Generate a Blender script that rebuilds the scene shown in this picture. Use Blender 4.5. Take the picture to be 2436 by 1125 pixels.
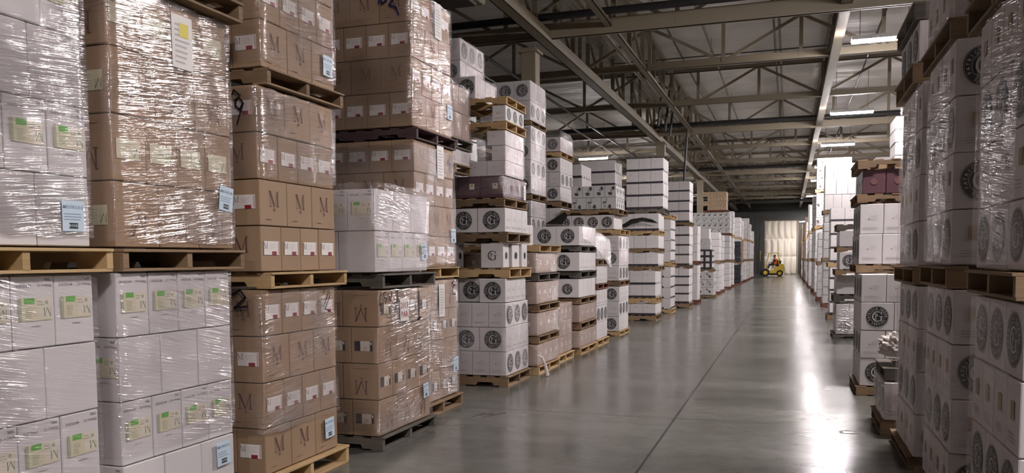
import bpy, bmesh, math, random
from mathutils import Matrix, Vector
random.seed(7)
PI = math.pi
S = bpy.context.scene
C = S.collection
for o in list(bpy.data.objects):
    bpy.data.objects.remove(o, do_unlink=True)

# ---------------------------------------------------------------- camera, world, exposure
cam = bpy.data.cameras.new('camera')
co = bpy.data.objects.new('camera', cam)
C.objects.link(co)
right, up, back = (.948, .318, -.0077), (-.0136, .0666, .9977), (.3178, -.9458, .0676)
m = Matrix((right, up, back)).transposed().to_4x4()
m.translation = (0, 0, 1.6)
co.matrix_world = m
cam.sensor_fit = 'HORIZONTAL'
cam.sensor_width = 36.0
cam.lens = 36.0 * 1960.0 / 2436.0
cam.shift_x = 0.0
cam.shift_y = (750.0 - 562.5) / 2436.0
cam.clip_start, cam.clip_end = .05, 400
S.camera = co
S.view_settings.view_transform = 'Standard'
S.view_settings.look = 'None'
S.view_settings.gamma = 1.0
S.view_settings.exposure = 1.85
S.view_settings.use_curve_mapping = False
w = bpy.data.worlds.new('world')
S.world = w
w.use_nodes = True
w.node_tree.nodes['Background'].inputs[0].default_value = (.5, .5, .5, 1)
w.node_tree.nodes['Background'].inputs[1].default_value = .02
try:
    S.cycles.transparent_max_bounces = 12
    S.cycles.max_bounces = 8
    S.cycles.diffuse_bounces = 4
    S.cycles.glossy_bounces = 3
    S.cycles.use_fast_gi = False
except Exception:
    pass

# strip lights: (x, y) of every fixture, all hung at one height
LIGHT_Z = 6.0
LIGHT_POWER = 165.0
STRIPS = [(1.76, y) for y in (-9.5, -0.5, 9.6, 18.5, 27.45, 35.0, 43.3, 50.8, 63.4)]
STRIPS += [(-7.9, 34.5), (-8.0, 46.0), (-8.0, 60.0)]
STRIPS += [(1.45, 77.4)]
STRIPS += [(10.5, y) for y in (4.0, 20.0, 36.0, 54.0)]

# ---------------------------------------------------------------- materials
def nodes_of(name):
    mt = bpy.data.materials.new(name)
    mt.use_nodes = True
    nt = mt.node_tree
    return mt, nt, nt.nodes, nt.links, nt.nodes['Principled BSDF']

def mat(name, col, rough=.7, var=.0, scale=4.0, metal=0.0, bump=0.0, spec=.5, coat=0.0):
    mt, nt, N, Lk, P = nodes_of(name)
    P.inputs['Base Color'].default_value = (*col, 1)
    P.inputs['Roughness'].default_value = rough
    P.inputs['Metallic'].default_value = metal
    P.inputs['Specular IOR Level'].default_value = spec
    P.inputs['Coat Weight'].default_value = coat
    if var or bump:
        tc = N.new('ShaderNodeTexCoord')
        nz = N.new('ShaderNodeTexNoise')
        nz.inputs['Scale'].default_value = scale
        nz.inputs['Detail'].default_value = 5
        Lk.new(tc.outputs['Object'], nz.inputs['Vector'])
        if var:
            oi = N.new('ShaderNodeObjectInfo')
            ad = N.new('ShaderNodeMath'); ad.operation = 'ADD'
            Lk.new(nz.outputs['Fac'], ad.inputs[0])
            ml = N.new('ShaderNodeMath'); ml.operation = 'MULTIPLY'; ml.inputs[1].default_value = .7
            Lk.new(oi.outputs['Random'], ml.inputs[0])
            Lk.new(ml.outputs[0], ad.inputs[1])
            mr = N.new('ShaderNodeMapRange')
            mr.inputs[1].default_value = .3; mr.inputs[2].default_value = 1.4
            mr.inputs[3].default_value = 1 - var; mr.inputs[4].default_value = 1 + var
            Lk.new(ad.outputs[0], mr.inputs[0])
            mx = N.new('ShaderNodeVectorMath'); mx.operation = 'SCALE'
            mx.inputs[0].default_value = col
            Lk.new(mr.outputs[0], mx.inputs['Scale'])
            Lk.new(mx.outputs[0], P.inputs['Base Color'])
        if bump:
            bp = N.new('ShaderNodeBump')
            bp.inputs['Strength'].default_value = bump
            bp.inputs['Distance'].default_value = .02
            Lk.new(nz.outputs['Fac'], bp.inputs['Height'])
            Lk.new(bp.outputs[0], P.inputs['Normal'])
    return mt

def wood(name, a, b, rough=.75):
    mt, nt, N, Lk, P = nodes_of(name)
    P.inputs['Roughness'].default_value = rough
    tc = N.new('ShaderNodeTexCoord')
    mp = N.new('ShaderNodeMapping'); mp.inputs['Scale'].default_value = (2.0, 2.2, 30)
    Lk.new(tc.outputs['Object'], mp.inputs[0])
    nz = N.new('ShaderNodeTexNoise'); nz.inputs['Scale'].default_value = 3.0; nz.inputs['Detail'].default_value = 6
    Lk.new(mp.outputs[0], nz.inputs['Vector'])
    n2 = N.new('ShaderNodeTexNoise'); n2.inputs['Scale'].default_value = 5.0; n2.inputs['Detail'].default_value = 3
    Lk.new(tc.outputs['Object'], n2.inputs['Vector'])
    oi = N.new('ShaderNodeObjectInfo')
    s1 = N.new('ShaderNodeMath'); s1.operation = 'ADD'
    Lk.new(nz.outputs['Fac'], s1.inputs[0]); Lk.new(n2.outputs['Fac'], s1.inputs[1])
    s2 = N.new('ShaderNodeMath'); s2.operation = 'ADD'
    Lk.new(s1.outputs[0], s2.inputs[0]); Lk.new(oi.outputs['Random'], s2.inputs[1])
    mr = N.new('ShaderNodeMapRange'); mr.inputs[1].default_value = .8; mr.inputs[2].default_value = 2.0
    Lk.new(s2.outputs[0], mr.inputs[0])
    rp = N.new('ShaderNodeMix'); rp.data_type = 'RGBA'
    rp.inputs['A'].default_value = (*a, 1); rp.inputs['B'].default_value = (*b, 1)
    Lk.new(mr.outputs[0], rp.inputs['Factor'])
    Lk.new(rp.outputs['Result'], P.inputs['Base Color'])
    return mt

def emis(name, col, strength):
    mt, nt, N, Lk, P = nodes_of(name)
    P.inputs['Base Color'].default_value = (.8, .8, .8, 1)
    P.inputs['Emission Color'].default_value = (*col, 1)
    P.inputs['Emission Strength'].default_value = strength
    return mt

def film(name, slope, freq, bumpy=.9, haze=.10, gloss=.20, tint=(.98, .96, .97)):
    """clear stretch film: mostly see-through, wrinkled in slanting streaks, glossy, a little milky where it is layered"""
    mt, nt, N, Lk, P = nodes_of(name)
    out = [n for n in N if n.type == 'OUTPUT_MATERIAL'][0]
    N.remove(P)
    gp = N.new('ShaderNodeTexCoord')
    mp = N.new('ShaderNodeMapping'); mp.vector_type = 'TEXTURE'
    mp.inputs['Rotation'].default_value = (slope, -slope, 0)
    mp.inputs['Scale'].default_value = (1/1.3, 1/1.3, 1/freq)
    Lk.new(gp.outputs['Object'], mp.inputs[0])
    oi = N.new('ShaderNodeObjectInfo')
    n1 = N.new('ShaderNodeTexNoise'); n1.noise_dimensions = '4D'
    n1.inputs['Scale'].default_value = 1.0; n1.inputs['Detail'].default_value = 3.0; n1.inputs['Roughness'].default_value = .6
    Lk.new(mp.outputs[0], n1.inputs['Vector'])
    ws = N.new('ShaderNodeMath'); ws.operation = 'MULTIPLY'; ws.inputs[1].default_value = 37.0
    Lk.new(oi.outputs['Random'], ws.inputs[0]); Lk.new(ws.outputs[0], n1.inputs['W'])
    n3 = N.new('ShaderNodeTexNoise'); n3.noise_dimensions = '4D'; n3.inputs['Scale'].default_value = 3.2; n3.inputs['Detail'].default_value = 4.0
    Lk.new(gp.outputs['Object'], n3.inputs['Vector']); Lk.new(ws.outputs[0], n3.inputs['W'])
    # ridged streaks
    ab = N.new('ShaderNodeMath'); ab.operation = 'SUBTRACT'; ab.inputs[1].default_value = .5
    Lk.new(n1.outputs['Fac'], ab.inputs[0])
    aa = N.new('ShaderNodeMath'); aa.operation = 'ABSOLUTE'
    Lk.new(ab.outputs[0], aa.inputs[0])
    b1 = N.new('ShaderNodeBump'); b1.inputs['Strength'].default_value = bumpy; b1.inputs['Distance'].default_value = .030
    Lk.new(aa.outputs[0], b1.inputs['Height'])
    b2 = N.new('ShaderNodeBump'); b2.inputs['Strength'].default_value = .30; b2.inputs['Distance'].default_value = .05
    Lk.new(n3.outputs['Fac'], b2.inputs['Height']); Lk.new(b1.outputs[0], b2.inputs['Normal'])
    tr = N.new('ShaderNodeBsdfTransparent'); tr.inputs[0].default_value = (*[.5 + .5 * t for t in tint], 1)
    gl = N.new('ShaderNodeBsdfGlossy'); gl.inputs['Roughness'].default_value = .14
    gl.inputs[0].default_value = (1, .97, .98, 1)
    Lk.new(b2.outputs[0], gl.inputs['Normal'])
    df = N.new('ShaderNodeBsdfDiffuse'); df.inputs[0].default_value = (.80, .77, .78, 1)
    hz = N.new('ShaderNodeMapRange'); hz.inputs[1].default_value = .42; hz.inputs[2].default_value = .7
    hz.inputs[3].default_value = haze * .25; hz.inputs[4].default_value = haze * 1.7
    Lk.new(n3.outputs['Fac'], hz.inputs[0])
    m1 = N.new('ShaderNodeMixShader')
    Lk.new(hz.outputs[0], m1.inputs[0]); Lk.new(tr.outputs[0], m1.inputs[1]); Lk.new(df.outputs[0], m1.inputs[2])
    lw = N.new('ShaderNodeLayerWeight'); lw.inputs['Blend'].default_value = .25
    n4 = N.new('ShaderNodeTexNoise'); n4.noise_dimensions = '4D'; n4.inputs['Scale'].default_value = 1.7; n4.inputs['Detail'].default_value = 2.0
    Lk.new(gp.outputs['Object'], n4.inputs['Vector']); Lk.new(ws.outputs[0], n4.inputs['W'])
    fz = N.new('ShaderNodeMapRange'); fz.inputs[1].default_value = .43; fz.inputs[2].default_value = .63
    fz.inputs[3].default_value = gloss * .30; fz.inputs[4].default_value = gloss * 2.0
    Lk.new(n4.outputs['Fac'], fz.inputs[0])
    fr = N.new('ShaderNodeMath'); fr.operation = 'MULTIPLY_ADD'; fr.inputs[1].default_value = .12
    Lk.new(lw.outputs['Fresnel'], fr.inputs[0]); Lk.new(fz.outputs[0], fr.inputs[2])
    m2 = N.new('ShaderNodeMixShader')
    Lk.new(fr.outputs[0], m2.inputs[0]); Lk.new(m1.outputs[0], m2.inputs[1]); Lk.new(gl.outputs[0], m2.inputs[2])
    Lk.new(m2.outputs[0], out.inputs['Surface'])
    return mt

M = {}
M['white'] = mat('white_cardboard', (.625, .592, .585), .62, .05, 3)
M['whitegrey'] = mat('grey_white_cardboard', (.52, .51, .51), .65, .06, 3)
M['brown'] = mat('brown_cardboard', (.335, .222, .135), .72, .08, 5)
M['tan'] = mat('tan_cardboard', (.40, .29, .18), .72, .08, 5)
M['smallbrown'] = mat('pinkish_brown_cardboard', (.37, .26, .20), .6, .10, 5)
M['purple'] = mat('dark_purple_carton', (.085, .035, .045), .5, .12, 4)
M['bluewrap'] = mat('dark_blue_film', (.006, .009, .016), .35, .15, 6, bump=.6)
M['ink'] = mat('black_ink', (.018, .018, .02), .6)
M['band'] = mat('dark_plum_print', (.03, .022, .032), .6)
M['mink'] = mat('plum_brown_ink', (.125, .05, .045), .7)
M['mfaint'] = mat('faint_brown_ink', (.20, .125, .085), .75)
M['palegrey'] = mat('faded_grey_ink', (.47, .45, .45), .6)
M['paper'] = mat('white_sticker_paper', (.78, .74, .70), .55)
M['cream'] = mat('cream_label_paper', (.62, .57, .40), .55)
M['creamlite'] = mat('pale_cream_label', (.66, .60, .50), .55)
M['green'] = mat('green_label_print', (.13, .40, .07), .55)
M['greendark'] = mat('dark_green_label_print', (.09, .18, .06), .55)
M['greygreen'] = mat('grey_green_label_print', (.36, .38, .26), .6)
M['red'] = mat('dark_red_label_print', (.28, .02, .03), .5)
M['pink'] = mat('pink_label_print', (.55, .35, .35), .6)
M['violet'] = mat('violet_grey_ink', (.085, .055, .10), .6)
M['greyink'] = mat('pale_grey_ink', (.36, .34, .34), .65)
M['blue'] = mat('pale_blue_tag_paper', (.56, .68, .78), .55)
M['bluegrey'] = mat('blue_grey_tag_ink', (.20, .26, .36), .6)
M['redink'] = mat('red_sign_ink', (.33, .03, .05), .6)
M['marker'] = mat('black_marker_ink', (.012, .012, .02), .4)
M['bluemarker'] = mat('blue_marker_ink', (.02, .02, .10), .4)
M['yellowtag'] = mat('yellow_paper', (.75, .62, .10), .6)
M['wood_new'] = wood('fresh_pallet_wood', (.30, .18, .075), (.52, .36, .18))
M['wood_old'] = wood('aged_pallet_wood', (.12, .075, .04), (.27, .175, .095))
M['wood_dark'] = wood('weathered_grey_wood', (.05, .044, .036), (.14, .12, .095))
M['wood_red'] = wood('red_stained_wood', (.10, .035, .022), (.20, .075, .045))
M['wood_plum'] = wood('plum_painted_wood', (.055, .028, .03), (.11, .06, .06))
M['steel'] = mat('cream_painted_steel', (.235, .195, .133), .55, .10, 1.5)
M['steel_dark'] = mat('dark_steel', (.055, .046, .038), .6, .1, 2)
M['pipe'] = mat('black_pipe', (.018, .018, .018), .45)
M['redpipe'] = mat('red_brown_pipe', (.12, .035, .02), .5)
M['housing'] = mat('white_metal_housing', (.7, .7, .7), .4)
M['lamp'] = emis('strip_light_diffuser', (1.0, .93, .94), LIGHT_POWER)
M['yellow'] = mat('forklift_yellow_paint', (.72, .50, .03), .35, .04, 3, coat=.3)
M['rubber'] = mat('black_rubber', (.012, .012, .012), .7)
M['vest'] = mat('orange_vest_cloth', (.95, .16, .02), .7)
M['navy'] = mat('navy_cloth', (.02, .02, .05), .8)
M['shirt'] = mat('dark_shirt_cloth', (.05, .045, .07), .8)
M['skin'] = mat('skin', (.35, .18, .11), .55)
M['hair'] = mat('dark_hair', (.012, .009, .008), .6)
M['grey'] = mat('grey_plastic', (.25, .25, .25), .5)
M['redlamp'] = mat('red_tail_lamp', (.6, .02, .02), .3)
M['film_a'] = film('stretch_film_level_streaks', .10, 30, 1.0, .03, .19)
M['film_b'] = film('stretch_film_rising_streaks', -.22, 30, 1.0, .02, .12)
M['film_c'] = film('stretch_film_crinkled', .12, 28, 1.0, .045, .17)
M['film_d'] = film('stretch_film_milky', -.12, 34, .9, .12, .17)
M['film_e'] = film('stretch_film_dull', .15, 24, .8, .04, .09)

# ---------------------------------------------------------------- mesh builder
class MB:
    def __init__(s):
        s.v, s.f, s.mi, s.mats = [], [], [], []
    def mid(s, m):
        m = M[m] if isinstance(m, str) else m
        if m not in s.mats:
            s.mats.append(m)
        return s.mats.index(m)
    def add(s, vs, fs, m):
        k = len(s.v); i = s.mid(m)
        s.v += [tuple(v) for v in vs]
        for f in fs:
            s.f.append([a + k for a in f]); s.mi.append(i)
    def box(s, c, d, m, rot=None):
        x, y, z = [a / 2 for a in d]
        vs = [Vector(p) for p in ((-x,-y,-z),(x,-y,-z),(x,y,-z),(-x,y,-z),(-x,-y,z),(x,-y,z),(x,y,z),(-x,y,z))]
        if rot is not None:
            vs = [rot @ v for v in vs]
        vs = [v + Vector(c) for v in vs]
        s.add(vs, [(0,3,2,1),(4,5,6,7),(0,1,5,4),(1,2,6,5),(2,3,7,6),(3,0,4,7)], m)
    def cbox(s, c, d, m, b=.004):
        """a box with chamfered edges"""
        bm = bmesh.new()
        bmesh.ops.create_cube(bm, size=1)
        for v in bm.verts:
            v.co = Vector((v.co.x * d[0], v.co.y * d[1], v.co.z * d[2]))
        bmesh.ops.bevel(bm, geom=list(bm.edges), offset=b, segments=1, affect='EDGES', profile=.5)
        bm.verts.index_update()
        s.add([Vector(v.co) + Vector(c) for v in bm.verts], [[v.index for v in f.verts] for f in bm.faces], m)
        bm.free()
    def bar(s, a, b, wd, ht, m, upv=(0, 0, 1)):
        a, b = Vector(a), Vector(b)
        d = (b - a); L = d.length; d.normalize()
        u = Vector(upv)
        sd = d.cross(u)
        if sd.length < 1e-4:
            sd = d.cross(Vector((1, 0, 0)))
        sd.normalize(); u2 = sd.cross(d)
        R = Matrix((d, sd, u2)).transposed()
        s.box((a + b) / 2, (L, wd, ht), m, R)
    def tube(s, pts, r, m, n=8, cap=True):
        pts = [Vector(p) for p in pts]
        rings = []
        for i, p in enumerate(pts):
            d = (pts[min(i + 1, len(pts) - 1)] - pts[max(i - 1, 0)]).normalized()
            a = d.cross(Vector((0, 0, 1)))
            if a.length < 1e-3:
                a = d.cross(Vector((1, 0, 0)))
            a.normalize(); b = a.cross(d)
            rr = r[i] if isinstance(r, (list, tuple)) else r
            rings.append([p + a * rr * math.cos(t * 2 * PI / n) + b * rr * math.sin(t * 2 * PI / n) for t in range(n)])
        vs = [v for ring in rings for v in ring]
        fs = []
        for i in range(len(pts) - 1):
            for t in range(n):
                fs.append((i*n+t, i*n+(t+1) % n, (i+1)*n+(t+1) % n, (i+1)*n+t))
        if cap:
            fs.append(list(range(n))[::-1]); fs.append([(len(pts)-1)*n + t for t in range(n)])
        s.add(vs, fs, m)
    def prism(s, poly, axis, a, b, m):
        """extrude a 2D polygon along an axis from a to b"""
        def P(p, t):
            return {'x': (t, p[0], p[1]), 'y': (p[0], t, p[1]), 'z': (p[0], p[1], t)}[axis]
        n = len(poly)
        vs = [P(p, a) for p in poly] + [P(p, b) for p in poly]
        fs = [list(range(n)), [n + i for i in range(n)][::-1]] + [(i, n+i, n+(i+1) % n, (i+1) % n) for i in range(n)]
        s.add(vs, fs, m)
    def flat(s, fr, polys, m, off=.0008):
        """2D polygons on a face frame (origin, u, v, n)"""
        o, u, v, n = fr
        for p in polys:
            s.add([o + u * a + v * b + n * off for a, b in p], [list(range(len(p)))], m)
    def mesh(s, name, smooth=False):
        me = bpy.data.meshes.new(name)
        me.from_pydata(s.v, [], s.f)
        for mt in s.mats:
            me.materials.append(mt)
        me.polygons.foreach_set('material_index', s.mi)
        if smooth:
            me.polygons.foreach_set('use_smooth', [True] * len(s.f))
        me.update()
        return me

def link(name, me, parent=None, loc=(0, 0, 0), rz=0.0):
    o = bpy.data.objects.new(name, me)
    C.objects.link(o)
    o.location = loc
    o.rotation_euler = (0, 0, rz)
    if parent is not None:
        o.parent = parent
    return o

def tag(o, label=None, cat=None, group=None, kind=None):
    if label: o['label'] = label
    if cat: o['category'] = cat
    if group: o['group'] = group
    if kind: o['kind'] = kind
    return o

def struct(name, me):
    return tag(link(name, me), kind='structure')

# ---------------------------------------------------------------- flat drawings (unit coordinates)
def rect(x0, y0, x1, y1):
    return [(x0, y0), (x1, y0), (x1, y1), (x0, y1)]
def flip(polys):                      # turned upside down
    return [[(-a, -b) for a, b in p] for p in polys]
def put(polys, cx, cy, s):
    return [[(cx + a * s, cy + b * s) for a, b in p] for p in polys]
def letter_m():
    P = [rect(-.44, -.5, -.40, .5), [(-.48, .5), (-.36, .5), (.06, -.46), (-.02, -.5)], [(-.02, -.5), (.02, -.5), (.42, .5), (.37, .5)],
         [(.34, -.5), (.44, -.5), (.42, .5), (.35, .5)]]
    P += [rect(-.54, -.5, -.30, -.46), rect(.24, -.5, .54, -.46), rect(-.56, .46, -.38, .5), rect(.32, .46, .52, .5)]
    return P
def disc(r, n=28, cx=0, cy=0):
    return [[(cx + r * math.cos(i * 2 * PI / n), cy + r * math.sin(i * 2 * PI / n)) for i in range(n)]]
def ring(r0, r1, n=28, a0=0, a1=2 * PI):
    out = []
    for i in range(n):
        a, b = a0 + (a1 - a0) * i / n, a0 + (a1 - a0) * (i + 1) / n
        out.append([(r0 * math.cos(a), r0 * math.sin(a)), (r1 * math.cos(a), r1 * math.sin(a)), (r1 * math.cos(b), r1 * math.sin(b)), (r0 * math.cos(b), r0 * math.sin(b))])
    return out
def big_g():
    """a serif G with a small P inside it, about one unit tall"""
    out = []
    n = 22; a0, a1 = math.radians(42), math.radians(335)
    for i in range(n):
        q = []
        for a in (a0 + (a1 - a0) * i / n, a0 + (a1 - a0) * (i + 1) / n):
            th = .035 + .085 * max(0, math.sin((a - a0) / (a1 - a0) * PI)) ** 1.2
            q.append(((.5 - th) * math.cos(a) * .92, (.5 - th) * math.sin(a)))
            q.append((.5 * math.cos(a) * .92, .5 * math.sin(a)))
        out.append([q[0], q[1], q[3], q[2]])
    out += [rect(.30, -.42, .41, .02), rect(.17, -.02, .52, .03), [(.32, .2), (.40, .2), (.40, .46), (.36, .46)]]
    out += [rect(-.17, -.28, -.11, .24), rect(-.24, -.30, -.04, -.26), rect(-.24, .22, -.11, .26)]
    for i in range(8):
        a, b = -PI/2 + PI * i / 8, -PI/2 + PI * (i + 1) / 8
        out.append([(-.11 + .10*math.cos(a), .12 + .10*math.sin(a)), (-.11 + .16*math.cos(a), .12 + .14*math.sin(a)),
                    (-.11 + .16*math.cos(b), .12 + .14*math.sin(b)), (-.11 + .10*math.cos(b), .12 + .10*math.sin(b))])
    return out
_T = {}
def text(s, size=1.0, spacing=1.0):
    """built-in font lettering as 2D triangles and quads, centred"""
    if s not in _T:
        cu = bpy.data.curves.new('lettering', 'FONT')
        cu.body = s; cu.size = 1.0; cu.offset = .012; cu.resolution_u = 1
        cu.align_x = 'CENTER'; cu.align_y = 'CENTER'
        ob = bpy.data.objects.new('lettering', cu)
        me = bpy.data.meshes.new_from_object(ob)
        _T[s] = [[(me.vertices[i].co.x, me.vertices[i].co.y) for i in p.vertices] for p in me.polygons]
        bpy.data.objects.remove(ob); bpy.data.curves.remove(cu); bpy.data.meshes.remove(me)
    return [[(a * size, b * size) for a, b in p] for p in _T[s]]
def ring_text(s, r, size, start, step):
    out = []
    for i, ch in enumerate(s):
        if ch == ' ':
            continue
        a = start - i * step
        ca, sa = math.cos(a - PI/2), math.sin(a - PI/2)
        for p in text(ch, size):
            out.append([(r*math.cos(a) + x*ca - y*sa, r*math.sin(a) + x*sa + y*ca) for x, y in p])
    return out
def lines(x0, x1, y0, y1, n, fill=.4):
    out = []
    h = (y1 - y0) / n
    for i in range(n):
        xe = x1 - (x1 - x0) * random.random() * .35
        out.append(rect(x0, y0 + i*h, xe, y0 + i*h + h*fill))
    return out
def scribble(pts, w):
    out = []
    for (x0, y0), (x1, y1) in zip(pts, pts[1:]):
        d = math.hypot(x1-x0, y1-y0) or 1
        nx, ny = -(y1-y0)/d*w/2, (x1-x0)/d*w/2
        ex, ey = (x1-x0)/d*w*.3, (y1-y0)/d*w*.3
        out.append([(x0-ex+nx, y0-ey+ny), (x0-ex-nx, y0-ey-ny), (x1+ex-nx, y1+ey-ny), (x1+ex+nx, y1+ey+ny)])
    return out

# ---------------------------------------------------------------- cartons
# local x = long axis; the small end faces +x (and -x), the long sides face +-y
def frames(L, W, h):
    V = Vector
    return {'+x': (V((L/2, 0, h/2)), V((0, 1, 0)), V((0, 0, 1)), V((1, 0, 0))),
            '-x': (V((-L/2, 0, h/2)), V((0, -1, 0)), V((0, 0, 1)), V((-1, 0, 0))),
            '-y': (V((0, -W/2, h/2)), V((1, 0, 0)), V((0, 0, 1)), V((0, -1, 0))),
            '+y': (V((0, W/2, h/2)), V((-1, 0, 0)), V((0, 0, 1)), V((0, 1, 0)))}

def medallion(mb, fr, r, cy=0.0, cx=0.0, ink='ink', light='white', letters=True):
    def P(p): return put(p, cx, cy, 1)
    mb.flat(fr, P(disc(r, 32)), ink, .0008)
    mb.flat(fr, P(ring(r*1.03, r*1.06, 32)), ink, .0008)
    mb.flat(fr, P(ring(r*.655, r*.675, 28)), light, .0014)
    if letters:
        mb.flat(fr, P(ring_text('PATRICIA GREEN CELLARS ', r*.82, r*.26, math.radians(205), 2*PI/23)), light, .0014)
    mb.flat(fr, put(big_g(), cx, cy, r*1.05), light, .0014)

LASTD = [1.2]
_cart = {}
def carton(kind, L, W, h):
    key = (kind, round(L, 3), round(W, 3), round(h, 3))
    if key in _cart:
        return _cart[key]
    rs = random.getstate(); random.seed(hash(key[1:]) % 1000)
    mb, lb = MB(), None
    F = frames(L, W, h)
    g = .006
    base = {'mw': 'white', 'mb': 'brown', 'mg': 'brown', 'mk': 'brown', 'gc': 'white', 'gt': 'white', 'go': 'white', 'gs': 'white', 'gf': 'whitegrey',
            'bd': 'white', 'pw': 'white', 'br': 'smallbrown', 'tn': 'tan', 'pu': 'purple'}[kind]
    mb.cbox((0, 0, h/2), (L - g, W - g, h - g), base, .0045)
    side, end = ('-y', '+y'), ('+x', '-x')
    if kind == 'mw':
        for e in end:
            mb.flat(F[e], flip(put(text('401CS DG', .0185), W*.22, -h*.36, 1)), 'violet')
            mb.flat(F[e], flip(put(text('750ml x 12', .018), -W*.26, -h*.36, 1)), 'violet')
            mb.flat(F[e], flip(put(text('SWL', .0185), -W*.33, -h*.44, 1)), 'violet')
            mb.flat(F[e], [rect(-.02, -h*.2, .03, -h*.19)], 'greyink')
        lb = MB(); f = F['+x']
        x0, x1, y0, y1 = -W*.36, W*.40, -h*.12, h*.19
        lb.flat(f, [rect(x0, y0, x1, y1)], 'cream', .0010)
        lb.flat(f, [rect(x0 + .10, y0 + .01, x1, y1)], 'creamlite', .0014)
        lb.flat(f, [rect(x0, y0, x0 + .016, y1)], 'greygreen', .0018)
        lb.flat(f, [rect(x0 + .030, y1 - .028, x0 + .086, y1)], 'green', .0018)
        lb.flat(f, lines(x0 + .034, x0 + .08, y0 + .012, y1 - .04, 6), 'greygreen', .0018)
        lb.flat(f, lines(x0 + .10, x0 + .14, y1 - .035, y1 - .008, 2), 'greygreen', .0018)
        lb.flat(f, flip(put(letter_m()[:4], -(x1 - .024), -(y0 + .038), .042)), 'greendark', .0018)
        lb.flat(f, disc(.010, 8, x1 - .026, y0 + .084), 'greygreen', .0018)
    elif kind in ('mb', 'mg', 'mk'):
        inv = kind != 'mb'
        for s_ in side:
            cx, cy = (L*.02, h*.10) if not inv else (L*.02, -h*.16)
            pm = letter_m()
            blob = [[(.02 + .11*math.cos(i*PI/4)*random.uniform(.6, 1.2), -.58 - .10*random.uniform(.6, 1.3) - .12*math.sin(i*PI/4)) for i in range(8)]]
            if inv:
                pm = [[(a, -b) for a, b in p] for p in pm]; blob = [[(a, -b) for a, b in p] for p in blob]
            sc = .105 if not inv else .115
            mb.flat(F[s_], put(blob, cx, cy, sc), 'mfaint')
            mb.flat(F[s_], put(pm, cx, cy, sc), 'mink', .0012)
            mb.flat(F[s_], [rect(-L*.3, -h*.36, -L*.1, -h*.345)] if not inv else [rect(-L*.2, h*.36, L*.2, h*.37)], 'mfaint')
        lb = MB(); f = F['+x']
        if kind == 'mb':
            x0, x1, y0, y1 = -W*.36, W*.36, -h*.13, h*.17
            nx = x0 + (x1-x0)*.52; nw = (x1-x0)*.30
            lb.flat(f, [[(x0, y0), (x1, y0), (x1, y1), (x0, y1)]], 'paper', .0010)
            lb.flat(f, [rect(nx, y0, nx + nw, y0 + .024)], 'red', .0016)
            lb.flat(f, [rect(x1 - .014, y0 + .006, x1 - .004, y1 - .006)], 'pink', .0016)
            lb.flat(f, put(letter_m(), x0 + .022, y1 - .030, .042), 'mink', .0016)
            lb.flat(f, lines(x0 + .06, x1 - .03, y0 + .04, y1 - .012, 4, .18), 'pink', .0014)
        elif kind == 'mg':
            x0, x1, y0, y1 = -W*.40, W*.30, -h*.16, h*.14
            lb.flat(f, [rect(x0, y0, x1, y1)], 'cream', .0010)
            lb.flat(f, [[(a, -b) for a, b in p] for p in put(letter_m()[:4], x1 - .026, -(y0 + .035), .05)], 'greendark', .0016)
            lb.flat(f, lines(x0 + .06, x1 - .06, y0 + .02, y1 - .01, 5, .2), 'greygreen', .0014)
        else:
            x0, x1, y0, y1 = -W*.36, W*.30, -h*.15, h*.12
            lb.flat(f, [rect(x0, y0, x1, y1)], 'creamlite', .0010)
            lb.flat(f, [rect(x0, y0, x0 + .055, y1), rect(x1 - .026, y0, x1, y1)], 'band', .0016)
            lb.flat(f, [rect(x1 - .020, y1 - .03, x1 - .008, y1 - .008)], 'paper', .0020)
            lb.flat(f, [[(a, -b) for a, b in p] for p in put(letter_m()[:4], (x0 + x1)/2 + .014, -(y0 + .022), .032)], 'mink', .0016)
    elif kind in ('gc', 'gt'):
        for s_ in side:
            medallion(mb, F[s_], min(.112, h*.36), 0)
        for e in end:
            if kind == 'gt':
                mb.flat(F[e], [rect(-.03, -h*.05, .03, h*.20)], 'tan')
                mb.flat(F[e], lines(-W*.3, W*.3, -h*.35, -h*.2, 3, .25), 'greyink')
            else:
                mb.flat(F[e], disc(.007, 8, -W*.12, 0), 'red')
                mb.flat(F[e], lines(-W*.05, W*.28, -h*.02, h*.14, 4, .2), 'greyink')
                mb.flat(F[e], lines(-W*.36, W*.36, -h*.34, -h*.25, 3, .3), 'greyink')
    elif kind == 'gs':
        for s_ in side:
            medallion(mb, F[s_], min(.085, h*.28), -.01)
    elif kind == 'go':
        for s_ in side:
            mb.flat(F[s_], put(big_g(), 0, 0, .12), 'ink')
        for e in end:
            mb.flat(F[e], disc(.045, 16), 'ink')
    elif kind == 'gf':
        for s_ in side + end:
            hw = (L if s_ in side else W) / 2
            for k in range(5):
                cx, cy = random.uniform(-hw*.7, hw*.7), random.uniform(-h*.3, h*.3)
                r = random.uniform(.02, .06)
                mb.flat(F[s_], [[(cx + r*random.uniform(.5, 1.2)*math.cos(i*PI/5), cy + r*random.uniform(.5, 1.2)*math.sin(i*PI/5)) for i in range(10)]], 'greyink' if k % 2 else 'steel_dark', .0008 + k*.0002)
    elif kind == 'bd':
        for s_ in side:
            mb.flat(F[s_], [rect(-L/2 + .002, -h/2 + .004, L/2 - .002, -h/2 + .052)], 'band')
            mb.flat(F[s_], disc(.014, 8, -L*.12, h*.22), 'greyink')
            mb.flat(F[s_], lines(-L*.3, L*.1, -h*.24, -h*.2, 1), 'greyink')
        for e in end:
            mb.flat(F[e], [rect(-W/2 + .002, -h/2 + .004, -W/2 + .05, -h/2 + .052)], 'band')
    elif kind == 'pw':
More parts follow.
